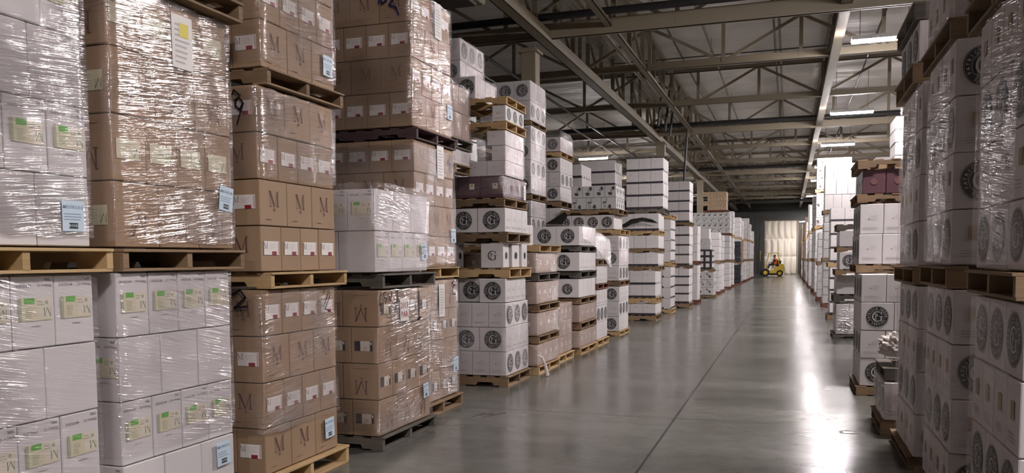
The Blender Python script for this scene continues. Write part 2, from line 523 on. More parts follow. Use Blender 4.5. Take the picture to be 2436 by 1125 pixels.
        for s_ in side + end:
            mb.flat(F[s_], disc(.010, 8, -.03, h*.12), 'greyink')
    elif kind in ('br', 'tn'):
        for s_ in side + end:
            mb.flat(F[s_], [rect(-.02, -.02, .03, .04)], 'creamlite' if kind == 'br' else 'mfaint')
    elif kind == 'pu':
        for s_ in side:
            mb.flat(F[s_], [rect(L*.05, -.03, L*.27, .04)], 'cream')
            mb.flat(F[s_], disc(.01, 8, L*.16, .02), 'ink', .0014)
        for e in end:
            mb.flat(F[e], disc(.04, 12), 'mink')
    random.setstate(rs)
    me = mb.mesh('carton_' + kind)
    lm = lb.mesh('carton_label_' + kind) if lb else None
    _cart[key] = (me, lm)
    return me, lm

NAME = {'mw': 'white_carton', 'mb': 'brown_carton', 'mg': 'brown_carton', 'mk': 'brown_carton', 'gc': 'medallion_carton', 'gt': 'tan_square_carton',
        'gs': 'small_medallion_carton', 'go': 'monogram_carton', 'gf': 'floral_carton', 'bd': 'banded_carton', 'pw': 'plain_carton', 'br': 'small_brown_carton', 'tn': 'tan_carton', 'pu': 'purple_carton'}
LOOK = {'mw': ('white carton with green label', 'blank white carton side'), 'mb': ('brown carton with white label', 'brown carton with printed M'),
        'mg': ('brown carton with cream label', 'brown carton with inverted M'), 'mk': ('brown carton with striped label', 'brown carton with inverted M'),
        'gc': ('white carton with red dot', 'white carton with black medallion'), 'gt': ('white carton with tan square', 'white carton with black medallion'),
        'gs': ('white carton, plain end', 'white carton with small medallion'), 'go': ('white carton with dark dot', 'white carton with G monogram'),
        'gf': ('greyish carton with dark flowers', 'greyish carton with dark flowers'),
        'bd': ('white carton, mostly blank end', 'white carton with dark band'), 'pw': ('plain white carton', 'plain white carton'),
        'br': ('small pinkish brown carton', 'small pinkish brown carton'), 'tn': ('tan wooden-look carton', 'tan wooden-look carton'), 'pu': ('dark purple carton', 'dark purple carton')}
GROUP = {'mw': 'white cartons with green labels', 'mb': 'brown cartons with white labels', 'mg': 'brown cartons with cream labels', 'mk': 'brown cartons with striped labels',
         'gc': 'white cartons with round medallions', 'gt': 'white cartons of the right row', 'gs': 'white cartons with round medallions', 'go': 'white cartons with G monograms',
         'gf': 'flower printed cartons', 'bd': 'white cartons with dark bands', 'pw': 'plain white cartons', 'br': 'small brown cartons', 'tn': 'tan cartons on the tall stack', 'pu': 'purple cartons'}
ORD = ['first', 'second', 'third', 'fourth', 'fifth', 'sixth', 'seventh', 'eighth']

def row_word(r, n):
    if n == 1: return 'single row'
    return 'bottom row' if r == 0 else 'top row' if r == n-1 else ORD[r] + ' row'

def load(stack, lname, side, xf, yn, yf, z0, kind, n, h, first='B', D=1.2, nk=None, jit=.004, near=True, pattern=None, lx=None):
    """one pallet load of cartons in pinwheel rows: the cartons of the aisle face and of the near face.
    side -1: the left row (its face looks to +x), +1: the right row (its face looks to -x)"""
    wd = yf - yn
    W, L = wd / 4.0, wd / 3.0
    LASTD[0] = 0
    for r in range(n):
        ab = pattern[r] if pattern else ('AB' if first == 'A' else 'BA')[r % 2]
        z = z0 + r*h
        ny, sy, sx = (4, W, lx or L) if ab == 'A' else (3, L, W)
        kx = max(1, int(round(D / sx)))
        if nk is not None:
            kx = nk[r] if isinstance(nk, (list, tuple)) else nk
        LASTD[0] = max(LASTD[0], sx * (kx if near else 1) + .02)
        me, lm = carton(kind, sx, W, h) if ab == 'A' else carton(kind, L, W, h)
        cells = [(i, 0) for i in range(ny)] + ([(0, k) for k in range(1, kx)] if near else [])
        rowx, rowy = random.uniform(-.006, .006), random.uniform(-.005, .005)
        for i, k in cells:
            x = xf + side * (sx * (k + .5)) + rowx + random.uniform(-jit, jit) * .5 * (1 if k == 0 else 0)
            y = yn + sy * (i + .5) + rowy
            if ab == 'A':
                rz = 0.0 if side < 0 else PI
            else:
                rz = -PI/2
            nm = NAME[kind]
            o = link(nm, me, None, (x, y, z), rz + random.uniform(-.002, .002) * (1 if k == 0 and i else 0))
            if k == 0:
                pos = 'nearest corner' if i == 0 else ORD[i] + ' along aisle'
                if i == ny - 1: pos = 'far corner'
                lk = LOOK[kind][0 if ab == 'A' else 1]
            else:
                pos = ORD[k] + ' back'
                lk = LOOK[kind][1 if ab == 'A' else 0]
            tag(o, '%s, %s, %s, %s, %s' % (lk, pos, row_word(r, n), lname, stack), 'carton', GROUP[kind])
            if lm is not None and (ab == 'A' and k == 0 or ab == 'B' and i == 0):
                link('label', lm, o)

# ---------------------------------------------------------------- pallets
def pallet_meshes(wd, st):
    Lx, H = 1.22, .135
    k = ('P', round(wd, 2), st)
    if k in _cart: return _cart[k]
    d = MB()
    for i in range(7):
        x = -Lx/2 + .05 + i*(Lx - .10)/6
        d.cbox((x, random.uniform(-.006, .006), H - .009), (.125 if i in (0, 6) else .092, wd, .018), st, .002)
    s = MB()
    nz = .09 - .04
    prof = [(-Lx/2, .018), (-.42, .018), (-.40, .058), (-.20, .058), (-.18, .018), (.18, .018), (.20, .058), (.40, .058), (.42, .018), (Lx/2, .018), (Lx/2, H-.018), (-Lx/2, H-.018)]
    s.prism(prof, 'y', -.02, .02, st)
    b = MB()
    b.cbox((0, 0, .009), (.115, wd, .018), st, .002)
    _cart[k] = (d.mesh('pallet_deck'), s.mesh('pallet_stringer'), b.mesh('pallet_bottom_board'), H)
    return _cart[k]

def pallet(stack, lname, side, xf, yn, yf, z0, z1, st='wood_old', over=.03, rz=0.0, under=True):
    wd = yf - yn
    dk, sg, bt, H = pallet_meshes(wd, st)
    e = bpy.data.objects.new('pallet', None)
    C.objects.link(e)
    e.location = (xf - side*over + side*.61, (yn + yf)/2, z0)
    e.rotation_euler = (0, 0, rz)
    e.scale = (1, 1, (z1 - z0) / H)
    tone = {'wood_old': 'brown', 'wood_new': 'yellowish', 'wood_dark': 'grey weathered', 'wood_red': 'reddish', 'wood_plum': 'dark plum'}[st]
    tag(e, '%s wooden pallet %s %s, %s' % (tone, 'under' if under else 'on top of', lname, stack), 'pallet', 'wooden pallets of the stacks')
    link('top_deck', dk, e)
    for y in (-wd/2 + .02, 0, wd/2 - .02):
        link('stringer', sg, e, (0, y, 0))
    for x in (-.55, -.02, .55):
        link('bottom_board', bt, e, (x, 0, 0))
    return e

# ---------------------------------------------------------------- stretch film around a load
def wrap(stack, lname, side, xf, yn, yf, z0, z1, mt='film_a', D=1.22, loose=.004, taper=0.0):
    g = .013 + loose * .3
    D = LASTD[0]
    x0, x1 = (xf - D, xf) if side < 0 else (xf, xf + D)
    x0 -= g; x1 += g; y0 = yn - g; y1 = yf + g
    c = .013
    per = []
    def seg(a, b, n):
        for i in range(n):
            t = i / n
            per.append((a[0] + (b[0]-a[0])*t, a[1] + (b[1]-a[1])*t))
    seg((x0 + c, y0), (x1 - c, y0), 16); seg((x1 - c, y0), (x1, y0 + c), 2)
    seg((x1, y0 + c), (x1, y1 - c), 16); seg((x1, y1 - c), (x1 - c, y1), 2)
    seg((x1 - c, y1), (x0 + c, y1), 6); seg((x0 + c, y1), (x0, y1 - c), 2)
    seg((x0, y1 - c), (x0, y0 + c), 6); seg((x0, y0 + c), (x0 + c, y0), 2)
    n = len(per); rows = max(4, int((z1 - z0) / .09))
    cx, cy = (x0 + x1)/2, (y0 + y1)/2
    ox, oy = xf, (yn + yf)/2
    vs = []
    ph = random.uniform(0, 6)
    for r in range(rows + 1):
        t = r / rows
        tp = 1 - taper * t ** 6
        for i, (x, y) in enumerate(per):
            k = loose * (1 + math.sin(i*1.7 + ph + r*.8) * .6 + random.uniform(-.5, .5))
            dx, dy = x - cx, y - cy
            l = math.hypot(dx, dy)
            edge = 0.0
            if r in (0, rows):
                edge = random.uniform(0, .02) * (1 if r == 0 else -1)
            vs.append((cx + dx*tp + dx/l*k - ox, cy + dy*tp + dy/l*k - oy, (z1 - z0)*t + edge))
    fs = [(r*n + i, r*n + (i+1) % n, (r+1)*n + (i+1) % n, (r+1)*n + i) for r in range(rows) for i in range(n)]
    mb = MB(); mb.add(vs, fs, mt)
    o = link('stretch_wrap', mb.mesh('stretch_wrap', True), None, (ox, oy, z0))
    tag(o, 'clear shiny stretch wrap around %s, %s' % (lname, stack), 'plastic wrap', 'stretch wraps of the pallet loads')
    return o

def face_frame(wr, side, xf, y, z, near=False, off=.02):
    """a frame on the aisle face (or near face) in the wrap's own coordinates"""
    o = wr.location
    V = Vector
    if near:
        return (V((xf - o.x, y - off - o.y, z - o.z)), V((1, 0, 0)), V((0, 0, 1)), V((0, -1, 0)))
    if side < 0:
        return (V((xf + off - o.x, y - o.y, z - o.z)), V((0, 1, 0)), V((0, 0, 1)), V((1, 0, 0)))
    return (V((xf - off - o.x, y - o.y, z - o.z)), V((0, -1, 0)), V((0, 0, 1)), V((-1, 0, 0)))

def blue_tag(wr, side, xf, y, z, code='ME15RI1AG', rot=.04, s=1.0):
    f = face_frame(wr, side, xf, y, z)
    mb = MB()
    def R(ps): return [[(s*(a*math.cos(rot) - b*math.sin(rot)), s*(a*math.sin(rot) + b*math.cos(rot))) for a, b in p] for p in ps]
    mb.flat(f, R([rect(-.065, -.075, .065, .075)]), 'blue', .001)
    mb.flat(f, R(put(text(code, .024), 0, .042, 1)), 'bluegrey', .002)
    mb.flat(f, R(lines(-.055, .055, -.02, .02, 3, .3)), 'bluegrey', .0015)
    mb.flat(f, R([rect(-.026, -.062, .026, -.034)]), 'ink', .002)
    mb.flat(f, R(put(text('BOND', .019), 0, -.048, 1)), 'blue', .0026)
    o = link('inventory_tag', mb.mesh('inventory_tag'), wr)
    o['label'] = 'pale blue paper tag'
    return o

def marker(wr, side, xf, y, z, strokes, near=False, width=.012, ink='marker', what='black marker writing'):
    f = face_frame(wr, side, xf, y, z, near)
    mb = MB()
    for s_ in strokes:
        mb.flat(f, scribble(s_, width), ink, .001)
    o = link('marker_writing', mb.mesh('marker_writing'), wr)
    o['label'] = what
    return o

def sheet(wr, side, xf, y, z, wd, ht, rows=8, col='paper', near=False, extra=None):
    f = face_frame(wr, side, xf, y, z, near)
    mb = MB()
    mb.flat(f, [rect(-wd/2, -ht/2, wd/2, ht/2)], col, .001)
    mb.flat(f, lines(-wd*.36, wd*.36, -ht*.4, ht*.4, rows, .35), 'palegrey', .002)
    if extra: mb.flat(f, [rect(-wd*.15, ht*.1, wd*.3, ht*.36)], extra, .003)
    o = link('paper_sheet', mb.mesh('paper_sheet'), wr)
    o['label'] = 'white printed paper sheet'
    return o

# ---------------------------------------------------------------- floor, walls, ceiling
XL, XR, YB, YE, ZC = -19.0, 14.0, -13.0, 81.0, 7.35
def floor_material():
    mt, nt, N, Lk, P = nodes_of('polished_concrete')
    tc = N.new('ShaderNodeTexCoord')
    sx = N.new('ShaderNodeSeparateXYZ'); Lk.new(tc.outputs['Object'], sx.inputs[0])
    n1 = N.new('ShaderNodeTexNoise'); n1.inputs['Scale'].default_value = .55; n1.inputs['Detail'].default_value = 8; n1.inputs['Roughness'].default_value = .66
    n2 = N.new('ShaderNodeTexNoise'); n2.inputs['Scale'].default_value = 5.0; n2.inputs['Detail'].default_value = 6
    mp = N.new('ShaderNodeMapping'); mp.inputs['Scale'].default_value = (.45, 1.6, 1)
    Lk.new(tc.outputs['Object'], mp.inputs[0])
    Lk.new(mp.outputs[0], n1.inputs['Vector']); Lk.new(tc.outputs['Object'], n2.inputs['Vector'])
    ad = N.new('ShaderNodeMath'); ad.operation = 'MULTIPLY_ADD'; ad.inputs[1].default_value = .35
    Lk.new(n2.outputs['Fac'], ad.inputs[0]); Lk.new(n1.outputs['Fac'], ad.inputs[2])
    mr = N.new('ShaderNodeMapRange'); mr.inputs[1].default_value = .42; mr.inputs[2].default_value = .92
    Lk.new(ad.outputs[0], mr.inputs[0])
    mx = N.new('ShaderNodeMix'); mx.data_type = 'RGBA'
    mx.inputs['A'].default_value = (.082, .080, .070, 1); mx.inputs['B'].default_value = (.178, .173, .154, 1)
    Lk.new(mr.outputs[0], mx.inputs['Factor'])
    # saw-cut joints: one along the aisle, the others across it
    def cut(src, period, phase, width):
        a = N.new('ShaderNodeMath'); a.operation = 'ADD'; a.inputs[1].default_value = -phase + period*50 + period/2
        Lk.new(src, a.inputs[0])
        b = N.new('ShaderNodeMath'); b.operation = 'MODULO'; b.inputs[1].default_value = period
        Lk.new(a.outputs[0], b.inputs[0])
        c = N.new('ShaderNodeMath'); c.operation = 'SUBTRACT'; c.inputs[1].default_value = period/2
        Lk.new(b.outputs[0], c.inputs[0])
        d = N.new('ShaderNodeMath'); d.operation = 'ABSOLUTE'; Lk.new(c.outputs[0], d.inputs[0])
        e = N.new('ShaderNodeMath'); e.operation = 'LESS_THAN'; e.inputs[1].default_value = width
        Lk.new(d.outputs[0], e.inputs[0])
        return e.outputs[0]
    j1 = cut(sx.outputs['X'], 6.1, -1.06, .011)
    j2 = cut(sx.outputs['Y'], 4.13, 8.25, .009)
    jm = N.new('ShaderNodeMath'); jm.operation = 'MAXIMUM'
    Lk.new(j1, jm.inputs[0]); Lk.new(j2, jm.inputs[1])
    mj = N.new('ShaderNodeMix'); mj.data_type = 'RGBA'; mj.inputs['B'].default_value = (.030, .028, .025, 1)
    Lk.new(jm.outputs[0], mj.inputs['Factor']); Lk.new(mx.outputs['Result'], mj.inputs['A'])
    Lk.new(mj.outputs['Result'], P.inputs['Base Color'])
    rr = N.new('ShaderNodeMapRange'); rr.inputs[1].default_value = .3; rr.inputs[2].default_value = .8
    rr.inputs[3].default_value = .17; rr.inputs[4].default_value = .30
    Lk.new(n1.outputs['Fac'], rr.inputs[0]); Lk.new(rr.outputs[0], P.inputs['Roughness'])
    P.inputs['Specular IOR Level'].default_value = .30
    bp = N.new('ShaderNodeBump'); bp.inputs['Strength'].default_value = .05; bp.inputs['Distance'].default_value = .02
    n3 = N.new('ShaderNodeTexNoise'); n3.inputs['Scale'].default_value = 1.3; n3.inputs['Detail'].default_value = 3
    Lk.new(tc.outputs['Object'], n3.inputs['Vector']); Lk.new(n3.outputs['Fac'], bp.inputs['Height'])
    Lk.new(bp.outputs[0], P.inputs['Normal'])
    return mt
fb = MB(); fb.box(((XL+XR)/2, (YB+YE)/2, -.1), (XR-XL, YE-YB, .2), floor_material())
struct('floor', fb.mesh('floor'))

def deck_material():
    mt, nt, N, Lk, P = nodes_of('white_roof_insulation')
    tc = N.new('ShaderNodeTexCoord')
    nz = N.new('ShaderNodeTexNoise'); nz.inputs['Scale'].default_value = .7; nz.inputs['Detail'].default_value = 6
    Lk.new(tc.outputs['Object'], nz.inputs['Vector'])
    mx = N.new('ShaderNodeMix'); mx.data_type = 'RGBA'
    mx.inputs['A'].default_value = (.56, .53, .495, 1); mx.inputs['B'].default_value = (.74, .70, .66, 1)
    mr = N.new('ShaderNodeMapRange'); mr.inputs[1].default_value = .35; mr.inputs[2].default_value = .68
    Lk.new(nz.outputs['Fac'], mr.inputs[0]); Lk.new(mr.outputs[0], mx.inputs['Factor'])
    Lk.new(mx.outputs['Result'], P.inputs['Base Color'])
    P.inputs['Roughness'].default_value = .6
    mp = N.new('ShaderNodeMapping'); mp.inputs['Scale'].default_value = (.35, 1.4, 1)
    Lk.new(tc.outputs['Object'], mp.inputs[0])
    n2 = N.new('ShaderNodeTexNoise'); n2.inputs['Scale'].default_value = 1.8; n2.inputs['Detail'].default_value = 5
    Lk.new(mp.outputs[0], n2.inputs['Vector'])
    bp = N.new('ShaderNodeBump'); bp.inputs['Strength'].default_value = .55; bp.inputs['Distance'].default_value = .12
    Lk.new(n2.outputs['Fac'], bp.inputs['Height']); Lk.new(bp.outputs[0], P.inputs['Normal'])
    return mt
cb = MB(); dm = deck_material()
ny = int((YE - YB) / .33)
vs, fs = [], []
for j in range(ny + 1):
    y = YB + (YE - YB) * j / ny
    sag = (0.0, .035, .048, .035)[j % 4]
    for x in (XL, -12, -8.2, -4.6, -2, .9, 4, 9, XR):
        vs.append((x, y, ZC - sag - random.uniform(0, .012)))
for j in range(ny):
    for i in range(8):
        a = j*9 + i
        fs.append((a, a+9, a+10, a+1))
cb.add(vs, fs, dm)
cb.box(((XL+XR)/2, (YB+YE)/2, ZC + .2), (XR-XL+.4, YE-YB+.4, .2), dm)
struct('ceiling', cb.mesh('ceiling'))

M['wall'] = mat('grey_brown_wall', (.12, .105, .085), .8, .1, .6)
M['panel'] = mat('dark_green_grey_metal_panel', (.032, .033, .027), .5, .08, 1)
for nm, c, d in (('wall_left', (XL-.1, (YB+YE)/2, ZC/2), (.2, YE-YB, ZC+.6)), ('wall_right', (XR+.1, (YB+YE)/2, ZC/2), (.2, YE-YB, ZC+.6)),
                 ('wall_back', ((XL+XR)/2, YB-.1, ZC/2), (XR-XL, .2, ZC+.6))):
    b = MB(); b.box(c, d, 'wall'); struct(nm, b.mesh(nm))
b = MB(); b.box(((XL+XR)/2, YE+.1, ZC/2), (XR-XL, .2, ZC+.6), 'panel')
for i in range(36):                                       # corrugations of the metal wall
    b.box((-11.3 + i*.25, YE - .03, ZC/2), (.10, .06, ZC), 'panel')
b.box((-2.45, YE - .08, 1.3), (.45, .10, 2.6), 'panel')
struct('wall_end', b.mesh('wall_end'))

# the quilted white curtain door in the end wall
M['quilt'] = mat('white_quilted_curtain', (.66, .60, .50), .6, .05, 1.5)
q = MB(); vs, fs = [], []
nx, nz = 48, 72
for j in range(nz + 1):
    for i in range(nx + 1):
        u, v = i/nx, j/nz
        px = abs(math.sin(u * PI * 5)) ** .5
        pz = abs(math.sin(v * PI * 3.0)) ** .35
        dim = .16 * px * pz + .02*math.sin(u*37 + 3*math.sin(v*9))
        vs.append((-2.2 + u*2.9, -dim, v*5.0))
for j in range(nz):
    for i in range(nx):
        a = j*(nx+1) + i
        fs.append((a, a+1, a+nx+2, a+nx+1))
q.add(vs, fs, 'quilt')
dr = struct('door_1', q.mesh('door_1', True)); dr.location = (0, YE - .02, 0)
dr['label'] = 'tall white quilted insulated curtain door in the far end wall'
b = MB()
b.box((.76, YE - .12, 2.5), (.10, .2, 5.0), 'steel'); b.box((-.7, YE - .12, 5.10), (3.2, .22, .16), 'steel_dark')
struct('trim_1', b.mesh('trim_1'))

# ---------------------------------------------------------------- roof steel
def truss(y, zb, depth, x0=XL+.2, x1=XR-.2, chord=.16, step=1.75, ph=0.0):
    b = MB()
    zt = zb + depth
    b.box(((x0+x1)/2, y, zb + chord/2), (x1-x0, .06, chord), 'steel')
    b.box(((x0+x1)/2, y, zb + .01), (x1-x0, .15, .02), 'steel')
    b.box(((x0+x1)/2, y, zt - .05), (x1-x0, .12, .10), 'steel')
    x = x0 + ph; k = 0
    while x < x1 - step:
        b.box((x, y - .02, (zb + zt)/2), (.085, .05, depth - .1), 'steel')
        if k % 2 == 0:
            b.bar((x + .05, y, zt - .1), (x + step - .05, y, zb + .1), .07, .05, 'steel', (0, 1, 0))
        else:
            b.bar((x + .05, y, zb + .1), (x + step - .05, y, zt - .1), .07, .05, 'steel', (0, 1, 0))
        x += step; k += 1
    return b.mesh('roof_truss')
tr_n = 0
ys = [-6.2, -.9, 4.5, 10.6, 16.45, 20.6, 25.65, 31.1, 36.4, 41.7, 47.1, 52.4, 57.7, 63.0, 68.3, 73.6]
for i, y in enumerate(ys):
    colline = i % 3 == 1
    zb, ch = (6.06, .30) if abs(y - 16.45) < .1 else (6.12, .24) if colline else (6.2, .17)
    o = struct('roof_truss', truss(y, zb, 7.28 - zb, chord=ch, ph=.4 + (i % 3)*.55))
    o['label'] = 'cream steel roof truss across the aisle, %s from the front' % (ORD + ['ninth', 'tenth', 'eleventh', 'twelfth', 'thirteenth', 'fourteenth', 'fifteenth', 'sixteenth'])[i]

def girder(x, zb, wd, plate, posts, y0=YB+.2, y1=YE-.2, dark=False, z_top=7.26):
    b = MB()
    b.box((x, (y0+y1)/2, zb + .015), (wd, y1-y0, .03), 'steel')
    b.box((x - wd/2 + .01, (y0+y1)/2, zb + plate/2), (.02, y1-y0, plate), 'steel')
    b.box((x + wd/2 - .01, (y0+y1)/2, zb + plate/2), (.02, y1-y0, plate), 'steel')
    b.box((x, (y0+y1)/2, z_top - .06), (wd, y1-y0, .12), 'steel')
    y = y0; k = 0
    while y < y1:
        b.box((x, y, (zb + z_top)/2), (.10, .07, z_top - zb - .1), 'steel_dark' if dark else 'steel')
        if k % 2 == 0:
            b.bar((x, y, z_top - .15), (x, min(y + posts, y1), zb + .1), .05, .06, 'steel', (1, 0, 0))
        y += posts; k += 1
    return b.mesh('roof_girder')
for x, zb, wd, pl, po, dk, nm in ((.93, 6.17, .20, .14, .66, True, 'right of the floor joint'), (-3.45, 6.18, .13, .10, 1.75, False, 'over the left stack faces'),
                                  (-4.75, 5.98, .24, .22, 1.5, False, 'along the column line'), (8.6, 6.0, .2, .2, 1.6, False, 'over the right stacks'), (-12.0, 6.0, .2, .2, 1.6, False, 'far to the left')):
    o = struct('roof_girder', girder(x, zb, wd, pl, po, dark=dk))
    o['label'] = 'cream steel roof girder running down the building, ' + nm

colm = MB()
colm.cbox((0, 0, 2.95), (.31, .31, 5.9), 'steel', .01); colm.box((0, 0, .01), (.5, .5, .02), 'steel'); colm.box((0, 0, 5.82), (.42, .42, .05), 'steel')
colme = colm.mesh('column')
for k, y in enumerate((-.9, 16.45, 31.1, 47.1, 63.0)):
    for x, sd in ((-4.72, 'left'), (8.6, 'right')):
        if k == 0 and sd == 'left': continue
        o = struct('column', colme); o.location = ((-5.08 if k == 1 else -4.55 if k == 2 else x) if x < 0 else x, y, 0)
        o['label'] = 'cream square steel column, %s line, %s bay from the front' % (sd, ORD[k])

# sprinkler mains, branch lines and conduits: every pipe one thing
def pipe(nm, pts, r, m, label, cat='pipe', heads=0, group=None):
    b = MB(); b.tube(pts, r, m, 8)
    if heads:
        a, c = Vector(pts[0]), Vector(pts[-1])
        for i in range(heads):
            p = a + (c - a) * ((i + .5)/heads)
            b.tube([p, p + Vector((0, 0, -.09))], .014, m, 6); b.tube([p + Vector((0, 0, -.09)), p + Vector((0, 0, -.10))], .035, m, 8)
            b.tube([p, (p.x, p.y, ZC - .06)], .008, m, 5)
    return tag(link(nm, b.mesh(nm)), label, cat, group)
G_ = 'fire sprinkler pipes under the roof'
pipe('sprinkler_main', [(XL+.3, 16.1, 6.40), (XR-.3, 16.1, 6.40)], .075, 'pipe', 'thick black sprinkler main crossing above the nearest roof beam', group=G_)
pipe('sprinkler_main', [(XL+.3, 30.6, 6.40), (XR-.3, 30.6, 6.40)], .085, 'pipe', 'thick black sprinkler main crossing by the second column', group=G_)
pipe('sprinkler_main', [(XL+.3, 46.6, 6.45), (XR-.3, 46.6, 6.45)], .085, 'pipe', 'thick black sprinkler main crossing by the third column', group=G_)
pipe('sprinkler_main', [(XL+.3, 68.0, 6.0), (XR-.3, 68.0, 6.0)], .09, 'pipe', 'thick black sprinkler main crossing before the end wall', group=G_)
for x, z, r, m, h, lb in ((-2.80, 7.0, .022, 'pipe', 0, 'thin black branch pipe nearest the left stacks'), (-1.98, 7.02, .03, 'steel', 12, 'cream branch pipe with sprinkler heads left of the aisle middle'),
                          (-.40, 6.98, .026, 'pipe', 0, 'thin black branch pipe above the aisle middle'), (-.28, 7.03, .03, 'steel', 10, 'cream branch pipe with sprinkler heads above the aisle middle'),
                          (1.95, 7.0, .026, 'pipe', 0, 'thin black branch pipe above the row of strip lights'),
                          (-5.6, 6.9, .035, 'pipe', 0, 'black pipe beyond the column line, inner one'), (-6.6, 6.2, .035, 'pipe', 0, 'black pipe beyond the column line, upper slanting run'), (-6.6, 5.75, .025, 'pipe', 0, 'black pipe beyond the column line, lowest run'),
                          (-3.9, 6.55, .03, 'steel', 0, 'cream conduit beside the column line girder'), (-4.1, 6.75, .03, 'steel', 0, 'cream conduit above the column line girder')):
    pipe('branch_pipe', [(x, YB+.3, z), (x, YE-.4, z)], r, m, lb, heads=h, group=G_)
for x, y, z0, z1, lb in ((-3.9, 26.0, 5.7, 7.2, 'nearest'), (-3.9, 27.5, 5.75, 7.2, 'second'), (-3.95, 29.0, 5.8, 7.2, 'third'), (-3.6, 30.2, 4.3, 7.2, 'long fourth')):
    pipe('drop_pipe', [(x + .18, y, 7.34), (x, y, z0)], .04, 'pipe', 'black hanging pipe drop by the second column, %s one' % lb, group='pipe drops by the second column')
for k, y in enumerate((22.6, 24.4, 33.5, 34.6, 39, 50, 56, 61)):
    pipe('conduit', [(-4.6, y, 6.9), (3.5, y, 6.92)], .018, 'steel_dark', 'thin dark conduit crossing under the roof, %s from the front' % ORD[k], 'conduit', group='conduits crossing under the roof')

# big grey heater box hung under the roof at the upper left
b = MB(); b.cbox((0, 0, 0), (1.5, 1.5, .75), 'steel', .03)
h_ = bpy.data.objects.new('unit_heater', None); C.objects.link(h_); h_.location = (-5.65, 12.6, 6.25)
tag(h_, 'big grey box unit heater hung under the roof at the upper left', 'heater')
link('housing', b.mesh('heater_housing'), h_)
b = MB(); b.box((0, 0, -.40), (1.3, 1.1, .06), 'steel_dark'); link('grille', b.mesh('heater_grille'), h_)
for sx in (-.7, .7):
    b = MB(); b.tube([(sx, 0, .37), (sx, 0, 1.05)], .02, 'steel_dark', 6); link('hanger', b.mesh('heater_hanger'), h_)

# strip lights
hb = MB(); hb.prism([(-.125, -.012), (-.088, .02), (.088, .02), (.125, -.012), (.13, -.008), (.06, .085), (-.06, .085), (-.13, -.008)], 'x', -.61, .61, 'housing')
db = MB(); db.prism([(-.085, .018), (-.06, -.045), (0, -.065), (.06, -.045), (.085, .018)], 'x', -.60, .60, 'lamp')
wb = MB()
wb.tube([(0, 0, 0), (0, 0, ZC - LIGHT_Z - .05 - .085)], .006, 'steel_dark', 5)
hme, dme, wme = hb.mesh('light_housing'), db.mesh('light_diffuser'), wb.mesh('light_hanger')
for k, (x, y) in enumerate(STRIPS):
    e = bpy.data.objects.new('strip_light', None); C.objects.link(e); e.location = (x, y, LIGHT_Z)
    if x == -7.9: e.location.z = 5.85
    if y > 77: e.location.z = 4.75
    row = 'above the right stacks' if 0 < x < 3 else 'beyond the left stacks' if x < 0 else 'far to the right'
    same = sorted([p[1] for p in STRIPS if (p[0] < 0) == (x < 0) and (p[0] > 3) == (x > 3)])
    tag(e, 'glowing white strip light %s, %s from the front' % (row, (ORD + ['ninth', 'tenth'])[same.index(y)]), 'light', 'strip lights under the roof')
    link('housing', hme, e); link('diffuser', dme, e)
    for sx in (-.45, .45):
        hg = link('hanger', wme, e, (sx, 0, .085))
        hg.scale = (1, 1, (ZC - .02 - e.location.z - .085) / (ZC - LIGHT_Z - .05 - .085))


# ---------------------------------------------------------------- the left row of stacks, from the front
LO, MI, UP = 'lowest load', 'middle load', 'upper load'
def P_(st, ln, sd, xf, a, b, z0, z1, style='wood_old', **k): return pallet(st, ln, sd, xf, a, b, z0, z1, style, **k)

n_ = 'first left stack'
P_(n_, LO, -1, -3.35, 2.33, 3.33, 0, .155, 'wood_new')
load(n_, LO, -1, -3.35, 2.36, 3.30, .165, 'mw', 4, .345, 'B', near=False)
w1 = wrap(n_, LO, -1, -3.35, 2.36, 3.30, .18, 1.54, 'film_b')
P_(n_, MI, -1, -3.35, 2.36, 3.38, 1.553, 1.672, 'wood_new', over=.05)
load(n_, MI, -1, -3.35, 2.36, 3.29, 1.68, 'mw', 4, .345, 'B', near=False)
w1 = wrap(n_, MI, -1, -3.35, 2.36, 3.29, 1.72, 3.06, 'film_a')
blue_tag(w1, -1, -3.35, 3.17, 1.83, rot=0)

n_ = 'second left stack'
P_(n_, LO, -1, -3.35, 3.42, 4.42, 0, .155, 'wood_old')
load(n_, LO, -1, -3.35, 3.44, 4.365, .165, 'mw', 4, .3455, 'B', D=1.0)
w1 = wrap(n_, LO, -1, -3.35, 3.44, 4.365, .55, 1.54, 'film_b')
blue_tag(w1, -1, -3.35, 4.24, .41, 'ME15RI1AG', .03)
P_(n_, MI, -1, -3.35, 3.46, 4.48, 1.553, 1.672, 'wood_old', over=.04)
load(n_, MI, -1, -3.35, 3.45, 4.42, 1.68, 'mg', 4, .35, 'B', D=1.0)
w1 = wrap(n_, MI, -1, -3.35, 3.45, 4.42, 1.70, 3.08, 'film_c')
blue_tag(w1, -1, -3.35, 4.34, 1.99, 'ME15RI1SR', -.12)
sheet(w1, -1, -3.35, 3.99, 2.86, .17, .30, extra='yellowtag')
P_(n_, UP, -1, -3.35, 3.46, 4.48, 3.09, 3.21, 'wood_old', over=.08)
load(n_, UP, -1, -3.35, 3.45, 4.42, 3.215, 'mg', 3, .33, 'A', D=1.0)

